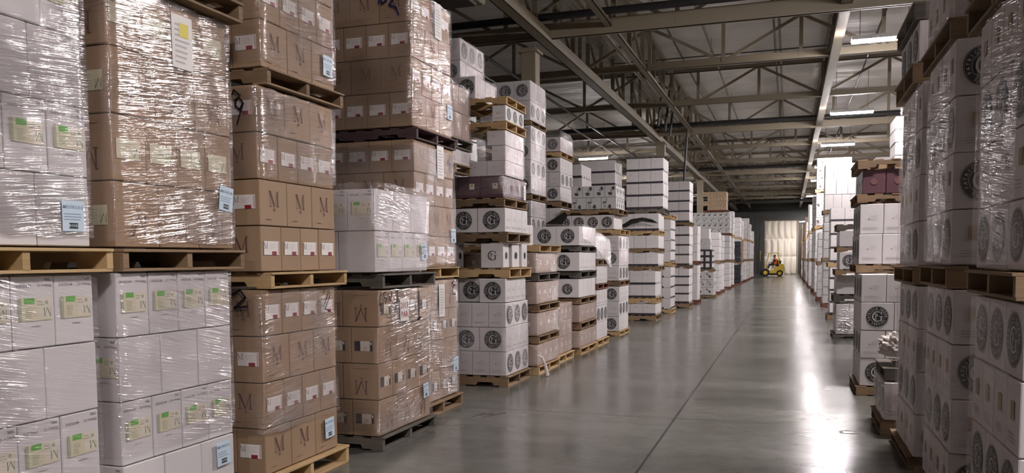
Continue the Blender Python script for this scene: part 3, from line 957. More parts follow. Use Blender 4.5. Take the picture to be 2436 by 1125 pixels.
n_ = 'third left stack'
P_(n_, LO, -1, -3.33, 4.66, 5.72, 0, .145, 'wood_new', over=.03)
load(n_, LO, -1, -3.33, 4.67, 5.61, .15, 'mb', 4, .315, 'B', D=1.0)
w1 = wrap(n_, LO, -1, -3.33, 4.67, 5.61, .42, 1.40, 'film_a')
blue_tag(w1, -1, -3.33, 5.46, .33, 'MC14PNBN', .05)
marker(w1, -1, -3.33, 5.45, 1.33, [[(-.04, .03), (0, .07), (.03, .03), (-.02, -.05)], [(.04, .05), (.05, .0), (-.02, -.09), (.05, -.11)]], width=.008)
marker(w1, -1, -3.48, 4.67, 1.33, [[(-.06, .05), (.0, .08), (.04, .03), (-.05, -.04), (.05, -.03)]], near=True, width=.014)
P_(n_, MI, -1, -3.33, 4.73, 5.73, 1.415, 1.525, 'wood_new', over=.04)
load(n_, MI, -1, -3.33, 4.68, 5.64, 1.53, 'mb', 4, .3085, 'A', D=1.0)
w1 = wrap(n_, MI, -1, -3.33, 4.68, 5.64, 2.16, 2.76, 'film_c')
marker(w1, -1, -3.47, 4.68, 2.64, [[(-.06, .02), (-.02, .09), (.03, .05)], [(-.02, .02), (.02, .04), (.05, 0), (.02, -.04), (-.01, -.01), (0, .03)], [(.05, 0), (.0, -.13)], [(-.09, 0), (-.07, -.05), (-.09, -.08)]], near=True, width=.012)
P_(n_, UP, -1, -3.33, 4.75, 5.73, 2.775, 2.885, 'wood_old', over=.04)
load(n_, UP, -1, -3.33, 4.74, 5.67, 2.89, 'mb', 4, .315, 'B', D=1.0)
w1 = wrap(n_, UP, -1, -3.33, 4.74, 5.67, 2.92, 3.75, 'film_a', D=1.0)
blue_tag(w1, -1, -3.33, 5.55, 3.06, 'MC14PNBN', -.02)

n_ = 'fourth left stack'
P_(n_, LO, -1, -3.22, 6.11, 7.20, 0, .12, 'wood_dark', over=.02)
load(n_, LO, -1, -3.22, 6.10, 7.13, .125, 'mk', 4, .307, 'B', D=1.1)
w1 = wrap(n_, LO, -1, -3.22, 6.10, 7.13, .14, 1.36, 'film_a', D=1.1)
blue_tag(w1, -1, -3.22, 6.99, .39, 'ME12SYPA', .08, .9)
f = face_frame(w1, -1, -3.22, 6.56, 1.17)
mb = MB(); mb.flat(f, [rect(-.085, -.10, .085, .10)], 'paper', .001)
mb.flat(f, put(text('2013', .075), 0, .035, 1) + put(text('PAR', .075), 0, -.045, 1), 'redink', .002)
o = link('paper_sign', mb.mesh('paper_sign'), w1); o['label'] = 'white sign reading 2013 PAR in red'
marker(w1, -1, -3.22, 6.32, 1.29, [[(-.20, .05), (-.22, -.05), (-.16, -.04)], [(-.10, .04), (-.15, .04), (-.14, 0), (-.09, -.01), (-.12, -.05)], [(-.05, .03), (-.04, -.03)], [(.0, .05), (-.02, -.04)], [(.07, .04), (.12, .05), (.10, .01), (.13, -.02), (.08, -.05)]], width=.011)
marker(w1, -1, -3.22, 6.86, 1.22, [[(0, .10), (.0, -.16)], [(-.03, -.16), (.04, -.14)]], width=.02)
P_(n_, UP, -1, -3.22, 6.16, 7.24, 1.365, 1.49, 'wood_dark', over=.02)
load(n_, UP, -1, -3.22, 6.07, 7.10, 1.50, 'mw', 2, .345, 'A', D=1.05)
w1 = wrap(n_, UP, -1, -3.22, 6.07, 7.10, 1.52, 2.25, 'film_d', D=1.05, loose=.008)
blue_tag(w1, -1, -3.22, 7.00, 1.68, 'ME15RI1AG', .10, .95)

n_ = 'fifth left stack'
P_(n_, LO, -1, -3.45, 7.39, 8.44, 0, .135, 'wood_old')
load(n_, LO, -1, -3.45, 7.41, 8.38, .14, 'mk', 4, .315, 'A')
w1 = wrap(n_, LO, -1, -3.45, 7.41, 8.38, .15, 1.40, 'film_d')
sheet(w1, -1, -3.45, 7.92, 1.18, .15, .34, 10)
blue_tag(w1, -1, -3.45, 8.28, .47, 'MC12PN', .05)
marker(w1, -1, -3.45, 8.24, 1.33, [[(.02, .05), (-.04, .02), (.03, 0), (-.03, -.03)], [(-.03, -.05), (-.02, -.10), (.04, -.10)]], ink='bluemarker', width=.014, what='blue marker writing')
P_(n_, MI, -1, -3.45, 7.36, 8.38, 1.415, 1.525, 'wood_new')
load(n_, MI, -1, -3.45, 7.34, 8.33, 1.53, 'mb', 4, .311, 'A', D=1.3)
w1 = wrap(n_, MI, -1, -3.45, 7.34, 8.33, 1.55, 2.74, 'film_d', D=1.3)
sheet(w1, -1, -3.45, 7.93, 2.61, .17, .34, 9)
blue_tag(w1, -1, -3.45, 8.26, 1.86, 'MC14PN', .04)
marker(w1, -1, -3.45, 8.19, 2.64, [[(0, .08), (-.05, .0), (.06, -.03), (.0, -.12)], [(.05, .06), (-.03, -.09)]], ink='bluemarker', width=.016, what='blue marker writing')
P_(n_, UP, -1, -3.45, 7.34, 8.34, 2.775, 2.885, 'wood_plum')
load(n_, UP, -1, -3.45, 7.30, 8.28, 2.89, 'mb', 4, .33, 'B', D=1.3)
w1 = wrap(n_, UP, -1, -3.45, 7.30, 8.28, 2.90, 4.22, 'film_c', D=1.3)
w1['label'] = 'wrinkled shiny stretch wrap around upper load, fifth left stack'
marker(w1, -1, -3.66, 7.30, 4.08, [[(-.14, .04), (-.10, .10), (-.11, -.02)], [(-.03, .11), (-.09, .06), (-.08, -.02), (-.03, .0), (-.04, .05), (-.08, .04)], [(.0, .06), (.06, .07), (.05, .02), (.0, -.04), (.07, -.07), (.10, -.14)]], near=True, ink='bluemarker', width=.016, what='dark blue marker numerals')
sheet(w1, -1, -3.45, 7.92, 4.02, .17, .34, 9)
blue_tag(w1, -1, -3.45, 8.20, 3.16, 'MC14PN', .0)

n_ = 'sixth left stack'
P_(n_, LO, -1, -3.33, 9.68, 10.64, 0, .135, 'wood_old', over=.02)
load(n_, LO, -1, -3.33, 9.68, 10.60, .14, 'gc', 3, .306, 'B', D=1.3, lx=.36)
w1 = wrap(n_, LO, -1, -3.33, 9.68, 10.60, .16, 1.05, 'film_b', D=1.3)
load(n_, 'tier above lowest', -1, -3.33, 9.68, 10.52, 1.06, 'gc', 1, .302, 'A', nk=1, lx=.35)
for k, x in enumerate((-3.86, -4.22)):
    me, _l = carton('gc', .35, .23, .302)
    tag(link('medallion_carton', me, None, (x, 9.98, 1.06)), 'shaded medallion carton set back, %s, tier above lowest, sixth left stack' % ('nearer one', 'farther one')[k], 'carton', GROUP['gc'])
P_(n_, 'second load', -1, -3.33, 9.74, 10.66, 1.366, 1.492, 'wood_new', over=.03)
me, _l = carton('go', .30, .25, .31)
for k, (x, y, rz, lb) in enumerate(((-3.53, 9.86, 0.03, 'white carton with G monogram at the near corner'), (-3.50, 10.17, -.06, 'white carton with G monogram at the middle'),
                                    (-3.48, 10.47, .02, 'white carton with G monogram at the far end'), (-4.16, 9.87, 0, 'white carton with G monogram behind the dark gap'))):
    tag(link('monogram_carton', me, None, (x, y, 1.495), rz), lb + ', second load, sixth left stack', 'carton', GROUP['go'])
P_(n_, 'third load', -1, -3.33, 9.70, 10.66, 1.815, 1.935, 'wood_old', over=.02)
load(n_, 'third load', -1, -3.33, 9.70, 10.62, 1.94, 'gc', 1, .305, 'A', D=1.3, lx=.37)
P_(n_, 'fourth load', -1, -3.36, 9.68, 10.64, 2.255, 2.365, 'wood_old', over=.02)
load(n_, 'fourth load', -1, -3.36, 9.68, 10.60, 2.37, 'pu', 1, .27, 'A', D=1.25)
w1 = wrap(n_, 'fourth load', -1, -3.36, 9.68, 10.60, 2.40, 2.63, 'film_e', D=1.25)
o = sheet(w1, -1, -3.36, 10.52, 2.48, .09, .19, 4); o['label'] = 'small white tag'
load(n_, 'fifth load', -1, -3.36, 9.80, 10.55, 2.645, 'pw', 3, .188, 'A', D=1.0, nk=[2, 1, 1])
w1 = wrap(n_, 'fifth load', -1, -3.36, 9.80, 10.55, 2.66, 3.20, 'film_d', D=.5)
P_(n_, 'sixth load', -1, -3.36, 9.78, 10.60, 3.212, 3.318, 'wood_new', over=.02)
load(n_, 'sixth load', -1, -3.36, 9.82, 10.56, 3.32, 'gc', 1, .20, 'B', D=.35, nk=1)
P_(n_, 'topmost load', -1, -3.36, 9.80, 10.60, 3.524, 3.62, 'wood_new', over=.02)
load(n_, 'topmost load', -1, -3.75, 9.82, 10.56, 3.622, 'gc', 1, .28, 'A', D=.8)
w1 = wrap(n_, 'topmost load', -1, -3.75, 9.82, 10.56, 3.63, 3.92, 'film_d', D=.8)

n_ = 'seventh left stack'
for i, (z0, z1, zt, st) in enumerate(((0, .12, .43, 'wood_new'), (.435, .54, .865, 'wood_old'), (.87, .975, 1.295, 'wood_old'), (1.30, 1.40, 1.695, 'wood_dark'))):
    ln = ('lowest load', 'second load', 'third load', 'upper load')[i]
    P_(n_, ln, -1, -3.26, 10.84, 11.93, z0, z1, st, over=.01)
    load(n_, ln, -1, -3.26, 10.80, 11.86, z1 + .005, 'br', 1, zt - z1 - .01, 'AB'[i % 2], D=1.2)
    wrap(n_, ln, -1, -3.26, 10.80, 11.86, z1 + .02, zt - .01, 'film_d')
P_(n_, 'top cartons', -1, -3.26, 10.84, 11.93, 1.70, 1.80, 'wood_new', over=.03)
load(n_, 'top cartons', -1, -3.62, 11.0, 11.8, 1.805, 'gc', 1, .30, 'A', D=.7)

n_ = 'eighth left stack'
P_(n_, 'tan load', -1, -3.33, 12.0, 13.0, 0, .12, 'wood_new')
load(n_, 'tan load', -1, -3.33, 12.0, 12.98, .125, 'br', 3, .262, 'A')
wrap(n_, 'tan load', -1, -3.33, 12.0, 12.98, .14, .91, 'film_c')

n_ = 'ninth left stack'
for i, (z0, z1, zt, st, kd, fa) in enumerate(((0, .12, .415, 'wood_new', 'br', 'A'), (.42, .545, .845, 'wood_old', 'br', 'B'), (.85, .955, 1.275, 'wood_old', 'gs', 'A'), (1.28, 1.395, 1.715, 'wood_dark', 'gc', 'A'), (1.72, 1.815, 2.145, 'wood_dark', 'gc', 'A'))):
    ln = ('lowest load', 'second load', 'third load', 'fourth load', 'top load')[i]
    P_(n_, ln, -1, -3.26, 13.27, 14.46, z0, z1, st, over=.01)
    load(n_, ln, -1, -3.26, 13.20, 14.40, z1 + .005, kd, 1, zt - z1 - .01, fa, D=1.3, lx=.55 if i == 3 else None)
    if i < 2: wrap(n_, ln, -1, -3.26, 13.20, 14.40, z1 + .03, zt - .02, 'film_d')

n_ = 'tenth left stack'
for i, (z0, z1, zt, st, n) in enumerate(((0, .125, 1.045, 'wood_new', 3), (1.05, 1.14, 1.475, 'wood_red', 1), (1.48, 1.59, 1.93, 'wood_old', 1))):
    ln = (LO, MI, UP)[i]
    P_(n_, ln, -1, -3.27, 14.56, 15.53, z0, z1, st, over=.02)
    load(n_, ln, -1, -3.27, 14.56, 15.48, z1 + .005, 'gc', n, (zt - z1 - .008)/n, 'A')
# slack film draped from the ninth stack's top load down to the tenth
dv, dfc = [], []
ND, MD = 18, 12
for j in range(MD + 1):
    for i in range(ND + 1):
        u, v = i/ND, j/MD
        y = 13.25 + u*2.26
        if v < .6:
            x = -3.95 + (v/.6)*.73 + .02*math.sin(u*9); zt = 2.175 - max(0, u - .35)*.33 - max(0, v - .3)*.02
        else:
            x = -3.205 + .012*math.sin(u*14 + v*6); zt = 2.165 - max(0, u - .35)*.33 - (v - .6)/.4*(.22 + .30*u)
        dv.append((x, y, zt + .008*math.sin(u*21 + v*11)))
for j in range(MD):
    for i in range(ND):
        a = j*(ND+1) + i
        dfc.append((a, a+1, a+ND+2, a+ND+1))
mb = MB(); mb.add(dv, dfc, 'film_d')
tag(link('plastic_sheet', mb.mesh('plastic_sheet', True)), 'slack clear plastic sheet draped over the top loads, ninth and tenth left stacks', 'plastic sheet')

n_ = 'eleventh left stack'
P_(n_, LO, -1, -3.3, 16.78, 17.86, 0, .095, 'wood_new', over=.02)
load(n_, LO, -1, -3.3, 16.78, 17.82, .10, 'gc', 3, .309, 'A', D=1.0)
P_(n_, MI, -1, -3.3, 16.80, 17.86, 1.032, 1.14, 'wood_old', over=.02)
load(n_, MI, -1, -3.3, 16.78, 17.82, 1.145, 'gc', 3, .310, 'B', D=1.0)
wrap(n_, MI, -1, -3.3, 16.78, 17.82, 1.5, 2.08, 'film_c')
P_(n_, UP, -1, -3.3, 16.80, 17.86, 2.085, 2.20, 'wood_new', over=.02)
load(n_, UP, -1, -3.42, 16.85, 17.75, 2.205, 'gc', 1, .30, 'A')
P_(n_, 'grey floral load', -1, -3.34, 16.80, 17.86, 2.51, 2.62, 'wood_old', over=.02)
load(n_, 'grey floral load', -1, -3.38, 16.85, 17.80, 2.625, 'gf', 2, .24, 'A', D=1.0)

n_ = 'twelfth left stack'
zs = [(0, .15, 'wood_old', 1, .29, 'bd'), (.445, .60, 'wood_new', 2, .335, 'bd'), (1.275, 1.40, 'wood_old', 1, .34, 'bd'), (1.745, 1.86, 'wood_old', 1, .33, 'pw'), (2.195, 2.32, 'wood_new', 1, .44, 'bd')]
for i, (z0, z1, st, n, h, kd) in enumerate(zs):
    ln = ('lowest load', 'second load', 'third load', 'fourth load', 'fifth load')[i]
    yn = 21.0 if i < 2 else 21.5
    P_(n_, ln, -1, -3.2, yn, yn + 1.0, z0, z1, st, over=.02)
    load(n_, ln, -1, -3.2, yn, yn + .98, z1 + .003, kd, n, h, 'B', D=1.0, pattern='A' * n)
P_(n_, 'tall top load', -1, -3.14, 22.0, 23.0, 2.77, 2.91, 'wood_dark', over=.02)
load(n_, 'tall top load', -1, -3.16, 22.02, 23.0, 2.915, 'bd', 4, .332, 'B', D=1.12, pattern='AAAA')
P_(n_, 'tall top load edge', -1, -3.16, 22.0, 23.0, 4.245, 4.29, 'wood_dark', under=False)
n_ = 'twelfth left stack, inner'
for i in range(3):
    ln = (LO, MI, UP)[i]
    z = (0, 1.39, 2.78)[i]
    P_(n_, ln, -1, -4.44, 22.0, 23.0, z, z + .125, 'wood_old')
    load(n_, ln, -1, -4.44, 22.02, 23.0, z + .13, 'bd', 4, (.313, .313, .332)[i], 'A', D=1.1, pattern='AAAA')

M['blackplastic'] = mat('black_plastic_sheet', (.016, .014, .014), .35)
def torn_sheet(pts, y, label, th=.006, lean=.10):
    b = MB(); n = len(pts)
    z0 = min(p[1] for p in pts)
    fr_ = [(x, y - (z - z0)*lean + .015*math.sin(x*23), z) for x, z in pts]
    vs = fr_ + [(x, yy + th, z) for x, yy, z in fr_]
    b.add(vs, [list(range(n)), [n + i for i in range(n)][::-1]] + [(i, n+i, n+(i+1) % n, (i+1) % n) for i in range(n)], 'blackplastic')
    return tag(link('plastic_sheet', b.mesh('plastic_sheet')), label, 'plastic sheet')
torn_sheet([(-4.35, 2.44), (-4.1, 2.50), (-3.9, 2.62), (-3.6, 2.66), (-3.35, 2.60), (-3.2, 2.50), (-3.42, 2.53), (-3.62, 2.56), (-3.88, 2.50), (-4.05, 2.42)], 21.44, 'torn black plastic hanging over the fifth load, twelfth left stack')
torn_sheet([(-4.98, 2.26), (-4.42, 2.58), (-4.36, 2.50), (-4.52, 2.28)], 16.70, 'dark sheet corner sloping beside the grey floral load, eleventh left stack')  # plain dark sheet in place of a tilted pallet corner
n_ = 'thirteenth left stack'
for i in range(2):
    ln = (LO, MI)[i]
    P_(n_, ln, -1, -3.22, 24.0, 25.0, i*1.36, i*1.36 + .13, 'wood_new')
    load(n_, ln, -1, -3.22, 24.0, 24.98, i*1.36 + .135, 'bd', 4, .304, 'A', pattern='BBBB')
P_(n_, UP, -1, -3.22, 24.0, 25.0, 2.72, 2.84, 'wood_new', under=False)

n_ = 'fourteenth left stack'
for i, (z0, z1, zt) in enumerate(((0, .165, 1.265), (1.27, 1.375, 2.615), (2.62, 2.74, 4.03))):
    ln = (LO, MI, UP)[i]
    P_(n_, ln, -1, -3.0, 26.7, 27.72, z0, z1, 'wood_old', over=.02)
    load(n_, ln, -1, -3.0, 26.7, 27.7, z1 + .004, 'bd', 4, (zt - z1 - .006)/4, 'A', D=1.3, pattern='AAAA')

n_ = 'fifteenth left stack'
for i in range(2):
    ln = (LO, MI)[i]
    P_(n_, ln, -1, -3.0, 29.2, 30.25, i*1.36, i*1.36 + .13, 'wood_red')
    load(n_, ln, -1, -3.0, 29.2, 30.2, i*1.36 + .135, 'pw', 4, .304, 'A')

n_ = 'sixteenth left stack'
P_(n_, LO, -1, -2.8, 33.4, 34.5, 0, .13, 'wood_old')
load(n_, LO, -1, -2.8, 33.4, 34.5, .135, 'gf', 3, .30, 'A')
P_(n_, MI, -1, -2.85, 33.4, 34.4, 1.04, 1.16, 'wood_old')
cr = MB(); cr.cbox((0, 0, .38), (1.05, 1.0, .76), 'ink', .01)
for r in range(3):
    for k in range(4):
        cr.box((-.36 + k*.24, -.502, .14 + r*.24), (.15, .01, .15), 'white'); cr.box((.527, -.36 + k*.24, .14 + r*.24), (.01, .15, .15), 'white')
tag(link('black_crate', cr.mesh('black_crate'), None, (-3.4, 33.9, 1.165)), 'black crate grid with white square windows, sixteenth left stack', 'crate')
me, _l = carton('gf', .8, .7, .42)
tag(link('floral_carton', me, None, (-3.3, 33.9, 1.93), PI/2), 'large whitish carton on the black windowed crate', 'carton', GROUP['gf'])
me, _l = carton('pw', .75, .65, .40)
tag(link('plain_carton', me, None, (-3.32, 33.9, 2.352), PI/2), 'large plain white carton topmost above the black windowed crate', 'carton', GROUP['pw'])

# wrapped loads far down the aisle, where the photo no longer tells single cartons apart
_wl = {}
def far_load(stack, ln, sd, xf, yn, wd, z0, h, col='white', D=1.2, seams=4, where='the left row'):
    b = MB()
    hh = h / seams
    for r in range(seams):
        ins = random.uniform(0, .02)
        b.cbox((sd*(D/2) + sd*ins, 0, hh*(r + .5)), (D - .02, wd - .02 - random.uniform(0, .03), hh - .008), col, .012)
    o = link('wrapped_load', b.mesh('wrapped_load'), None, (xf, yn + wd/2, z0))
    return o
FARCOL = {'white': 'white', 'whitegrey': 'greyish white', 'tan': 'tan', 'bluewrap': 'dark blue', 'brown': 'brown', 'smallbrown': 'pinkish brown'}
def far_stack(stack, sd, xf, yn, tops, cols, wd=1.05, styles=('wood_red', 'wood_old', 'wood_new'), where='left'):
    z = 0
    for i, (t, c) in enumerate(zip(tops, cols)):
        ln = (('lowest load', 'second load', 'third load', 'fourth load')[i])
        P_(stack, ln, sd, xf, yn, yn + wd, z, z + .13, styles[i % 3], over=.01)
        o = far_load(stack, ln, sd, xf, yn, wd, z + .132, t - z - .135, c, seams=max(1, int(round((t - z)/.32))))
        tag(o, '%s wrapped load of stacked cases, %s, %s' % (FARCOL[c], ln, stack), 'wrapped load', 'wrapped loads far down the aisle')
        z = t
far_stack('seventeenth left stack', -1, -2.82, 36.6, (1.35, 2.7), ('whitegrey', 'white'))
far_stack('eighteenth left stack', -1, -2.85, 39.0, (1.35, 2.65), ('white', 'whitegrey'))
n_ = 'nineteenth left stack'
far_stack(n_, -1, -2.8, 43.0, (1.38, 2.72), ('white', 'whitegrey'))
P_(n_, 'floral load', -1, -2.82, 43.0, 44.1, 2.725, 2.84, 'wood_red')
load(n_, 'floral load', -1, -2.82, 43.0, 44.1, 2.845, 'gf', 4, .262, 'A', D=2.2)
P_(n_, 'tan top load', -1, -2.95, 43.0, 44.0, 3.90, 4.0, 'wood_red')
load(n_, 'tan top load', -1, -3.0, 43.0, 43.95, 4.005, 'tn', 4, .23, 'A', D=1.1)
far_stack('twentieth left stack', -1, -2.82, 46.0, (1.36, 2.7, 4.1), ('white', 'white', 'whitegrey'))
far_stack('dark blue left stack', -1, -2.62, 49.3, (1.2, 2.55), ('bluewrap', 'bluewrap'), 1.0)
far_stack('twentyfirst left stack', -1, -2.75, 51.2, (1.36, 2.7, 4.0), ('white', 'whitegrey', 'white'))
far_stack('twentysecond left stack', -1, -2.72, 53.6, (1.3, 2.6, 3.9), ('whitegrey', 'brown', 'white'))
far_stack('twentythird left stack', -1, -2.65, 56.4, (1.36, 2.7, 4.05), ('white', 'white', 'whitegrey'))
far_stack('twentyfourth left stack', -1, -2.62, 59.0, (1.36, 2.7, 4.3), ('white', 'whitegrey', 'whitegrey'))
far_stack('twentyfifth left stack', -1, -2.6, 62.0, (1.36, 2.72, 4.0), ('whitegrey', 'white', 'white'))
far_stack('twentysixth left stack', -1, -2.55, 65.5, (1.36, 2.7, 3.6), ('white', 'white', 'white'))

# the second line of stacks behind the left row, seen over the low ones
n_ = 'back left stack one'
far_stack(n_, -1, -4.70, 11.42, (1.36, 2.7, 4.06), ('bluewrap', 'bluewrap', 'bluewrap'), 1.0, ('wood_old', 'wood_old', 'wood_old'))  # added loads, coloured dark to fill the black gap under the top load
P_(n_, 'top load', -1, -4.6, 11.42, 12.45, 4.065, 4.20, 'wood_old')
load(n_, 'top load', -1, -4.6, 11.42, 12.40, 4.205, 'gc', 2, .32, 'A', D=1.2)
wrap(n_, 'top load', -1, -4.6, 11.42, 12.40, 4.22, 4.85, 'film_d')
n_ = 'recessed left stack'
far_stack(n_, -1, -3.97, 8.52, (1.36, 2.62), ('whitegrey', 'whitegrey'), 1.0, ('wood_old', 'wood_old', 'wood_old'))
P_(n_, 'white load', -1, -3.72, 8.55, 9.52, 2.625, 2.73, 'wood_old', over=.01)
load(n_, 'white load', -1, -3.72, 8.55, 9.5, 2.735, 'pw', 1, .17, 'A', D=1.1)
wrap(n_, 'white load', -1, -3.72, 8.55, 9.5, 2.745, 2.90, 'film_d')
P_(n_, 'brown load', -1, -3.70, 8.55, 9.52, 2.91, 3.02, 'wood_dark', over=.01)
load(n_, 'brown load', -1, -3.72, 8.55, 9.5, 3.025, 'br', 2, .31, 'A', D=1.1)
wrap(n_, 'brown load', -1, -3.72, 8.55, 9.5, 3.03, 3.67, 'film_d')
n_ = 'back left stack two'
for i, (z0, z1, zt, n, fa) in enumerate(((0, .13, 1.34, 4, 'A'), (1.36, 1.48, 2.71, 4, 'B'), (2.72, 2.83, 4.10, 4, 'A'), (4.11, 4.19, 4.93, 2, 'B'))):
    ln = (LO, MI, UP, 'top load')[i]
    P_(n_, ln, -1, -4.6, 14.9, 15.92, z0, z1, 'wood_old', over=.01)
    load(n_, ln, -1, -4.6, 14.88, 15.88, z1 + .005, 'gc', n, (zt - z1 - .008)/n, fa, D=1.0 if i == 3 else .6)
    if i: wrap(n_, ln, -1, -4.6, 14.88, 15.88, z1 + .02, zt - .02, 'film_d', D=1.0)
n_ = 'back left stack three'
for i, (z0, z1, zt, n, fa) in enumerate(((0, .13, 1.34, 4, 'A'), (1.36, 1.48, 2.69, 4, 'A'), (2.70, 2.83, 3.75, 3, 'A'), (3.76, 3.87, 4.18, 1, 'A'))):
    ln = (LO, MI, UP, 'top load')[i]
    P_(n_, ln, -1, -4.6, 17.02, 18.1, z0, z1, 'wood_new' if i == 3 else 'wood_old', over=.01)
    load(n_, ln, -1, -4.6, 17.0, 18.05, z1 + .005, 'gc', n, (zt - z1 - .008)/n, fa, D=.8)
    if i == 3: wrap(n_, ln, -1, -4.6, 17.0, 18.05, z1 + .02, zt + .16, 'film_d', D=1.0, taper=.12)
n_ = 'back left stack four'
for i in range(2):
    ln = (LO, UP)[i]
    P_(n_, ln, -1, -4.6, 18.9, 19.95, i*1.37, i*1.37 + .13, 'wood_old')
    load(n_, ln, -1, -4.6, 18.9, 19.9, i*1.37 + .135, 'bd', 4, .306, 'A', pattern='AAAA', D=.9)
P_(n_, 'top load', -1, -4.6, 18.9, 19.95, 2.74, 2.86, 'wood_old')
load(n_, 'top load', -1, -4.6, 18.9, 19.9, 2.865, 'bd', 3, .312, 'A', pattern='AAA', D=.9)

# ---------------------------------------------------------------- the right row of stacks, from the front
n_ = 'first right stack'
P_(n_, LO, 1, .90, 3.80, 4.76, 0, .13, 'wood_old')
load(n_, LO, 1, .90, 3.80, 4.72, .135, 'gt', 4, .317, 'A', near=False)
wrap(n_, LO, 1, .90, 3.80, 4.72, .15, 1.40, 'film_e')
P_(n_, MI, 1, .90, 3.80, 4.77, 1.415, 1.53, 'wood_old')
load(n_, MI, 1, .90, 3.80, 4.74, 1.535, 'gt', 4, .30, 'B', near=False)
wrap(n_, MI, 1, .90, 3.80, 4.74, 1.55, 2.73, 'film_e')
P_(n_, UP, 1, .90, 3.80, 4.95, 2.74, 2.885, 'wood_old')
load(n_, UP, 1, .90, 3.80, 4.9, 2.89, 'gt', 4, .31, 'A', near=False)
n_ = 'second right stack'
P_(n_, LO, 1, .90, 5.30, 6.30, 0, .125, 'wood_old')
load(n_, LO, 1, .90, 5.30, 6.24, .13, 'gt', 4, .319, 'A', D=1.0)
wrap(n_, LO, 1, .90, 5.30, 6.24, .15, 1.40, 'film_e')
P_(n_, MI, 1, .90, 5.34, 6.38, 1.41, 1.54, 'wood_old')
load(n_, MI, 1, .90, 5.38, 6.32, 1.545, 'gt', 4, .325, 'B', D=1.0)
wrap(n_, MI, 1, .90, 5.38, 6.32, 1.56, 2.84, 'film_e')
P_(n_, UP, 1, .90, 5.42, 6.50, 2.85, 2.975, 'wood_old')
load(n_, UP, 1, .90, 5.48, 6.5, 2.98, 'gt', 4, .32, 'A', D=1.0)
wrap(n_, UP, 1, .90, 5.48, 6.5, 3.0, 4.25, 'film_e')
n_ = 'third right stack'
P_(n_, LO, 1, .90, 6.72, 7.80, 0, .10, 'wood_old')
load(n_, LO, 1, .90, 6.68, 7.72, .105, 'gt', 4, .319, 'A', D=1.0)
wrap(n_, LO, 1, .90, 6.68, 7.72, .12, 1.37, 'film_e')
P_(n_, MI, 1, .90, 6.68, 7.85, 1.39, 1.515, 'wood_old')
load(n_, MI, 1, .90, 6.72, 7.80, 1.52, 'gt', 4, .338, 'B', D=1.0)
wrap(n_, MI, 1, .90, 6.72, 7.80, 1.54, 2.86, 'film_e')
P_(n_, UP, 1, .90, 6.95, 8.0, 2.90, 3.05, 'wood_old')
load(n_, UP, 1, .90, 6.95, 7.95, 3.055, 'gt', 1, .31, 'B', D=1.0)
P_(n_, 'upper load', 1, .90, 6.95, 8.0, 3.37, 3.50, 'wood_dark', under=False)
n_ = 'fourth right stack'
P_(n_, 'half load', 1, .83, 7.95, 8.82, 0, .135, 'wood_old')
load(n_, 'half load', 1, .83, 7.95, 8.80, .14, 'gt', 1, .34, 'B', D=1.0)
wrap(n_, 'half load', 1, .83, 7.95, 8.80, .15, .475, 'film_d')
P_(n_, 'half load', 1, .86, 8.02, 8.80, .49, .60, 'wood_dark', under=False)
me, _l = carton('tn', .34, .3, .2)
tag(link('tan_carton', me, None, (1.34, 8.19, .605), .4), 'small tan carton on the fourth right stack', 'carton', GROUP['tn'])
M['plastic'] = mat('crumpled_white_plastic', (.66, .60, .57), .3, .1, 6)
bm = bmesh.new(); bmesh.ops.create_icosphere(bm, subdivisions=4, radius=1)
for v in bm.verts:
    p = v.co.copy()
    k = 1 + .22*math.sin(p.x*7 + p.z*5) * math.sin(p.y*9 + 1) + .12*math.sin(p.z*17 + p.x*13) + random.uniform(-.03, .03)
    v.co = Vector((p.x*.20*k, p.y*.24*k, max(-.12, p.z*.17*k))) * .72
pm = bpy.data.meshes.new('plastic_clump'); bm.to_mesh(pm); bm.free(); pm.materials.append(M['plastic'])
tag(link('plastic_clump', pm, None, (.96, 8.34, .77)), 'crumpled white plastic film heaped on the fourth right stack', 'plastic film')
P_(n_, 'tan carton', 1, .90, 8.02, 8.80, .81, .81 - .001 + .0, 'wood_dark') if False else None

n_ = 'fifth right stack'
P_(n_, LO, 1, .79, 10.2, 11.3, 0, .11, 'wood_old')
load(n_, LO, 1, .79, 10.22, 11.28, .115, 'gc', 4, .321, 'A', D=1.2)
P_(n_, MI, 1, .80, 10.75, 11.85, 1.405, 1.505, 'wood_old')
load(n_, MI, 1, .80, 10.75, 11.8, 1.51, 'gc', 2, .36, 'B', D=1.2, pattern='BB')
P_(n_, 'purple load', 1, .80, 10.75, 11.85, 2.24, 2.345, 'wood_old')
load(n_, 'purple load', 1, .82, 10.78, 11.82, 2.35, 'pu', 1, .29, 'B', D=1.2)
P_(n_, 'purple load', 1, .80, 10.75, 11.85, 2.645, 2.755, 'wood_old', under=False)

n_ = 'sixth right stack'
P_(n_, LO, 1, .88, 17.45, 18.5, 0, .07, 'wood_dark')
load(n_, LO, 1, .90, 17.45, 18.45, .075, 'gc', 2, .30, 'A', D=1.1)
wrap(n_, LO, 1, .90, 17.45, 18.45, .09, .67, 'film_d', D=1.1)
P_(n_, MI, 1, .88, 17.45, 18.5, .70, .86, 'wood_dark')
load(n_, MI, 1, .90, 17.45, 18.45, .865, 'pw', 1, .37, 'A', D=1.1)
P_(n_, 'third load', 1, .88, 17.0, 18.0, 1.24, 1.36, 'wood_old')
load(n_, 'third load', 1, .92, 17.0, 18.0, 1.365, 'gc', 1, .32, 'A', D=1.1)
P_(n_, 'fourth load', 1, .90, 17.0, 18.0, 1.69, 1.79, 'wood_old')
load(n_, 'fourth load', 1, .92, 17.0, 18.0, 1.795, 'pw', 1, .30, 'A', D=1.1)
P_(n_, 'fourth load', 1, .90, 17.0, 18.0, 2.10, 2.22, 'wood_dark', under=False)
n_ = 'seventh right stack'
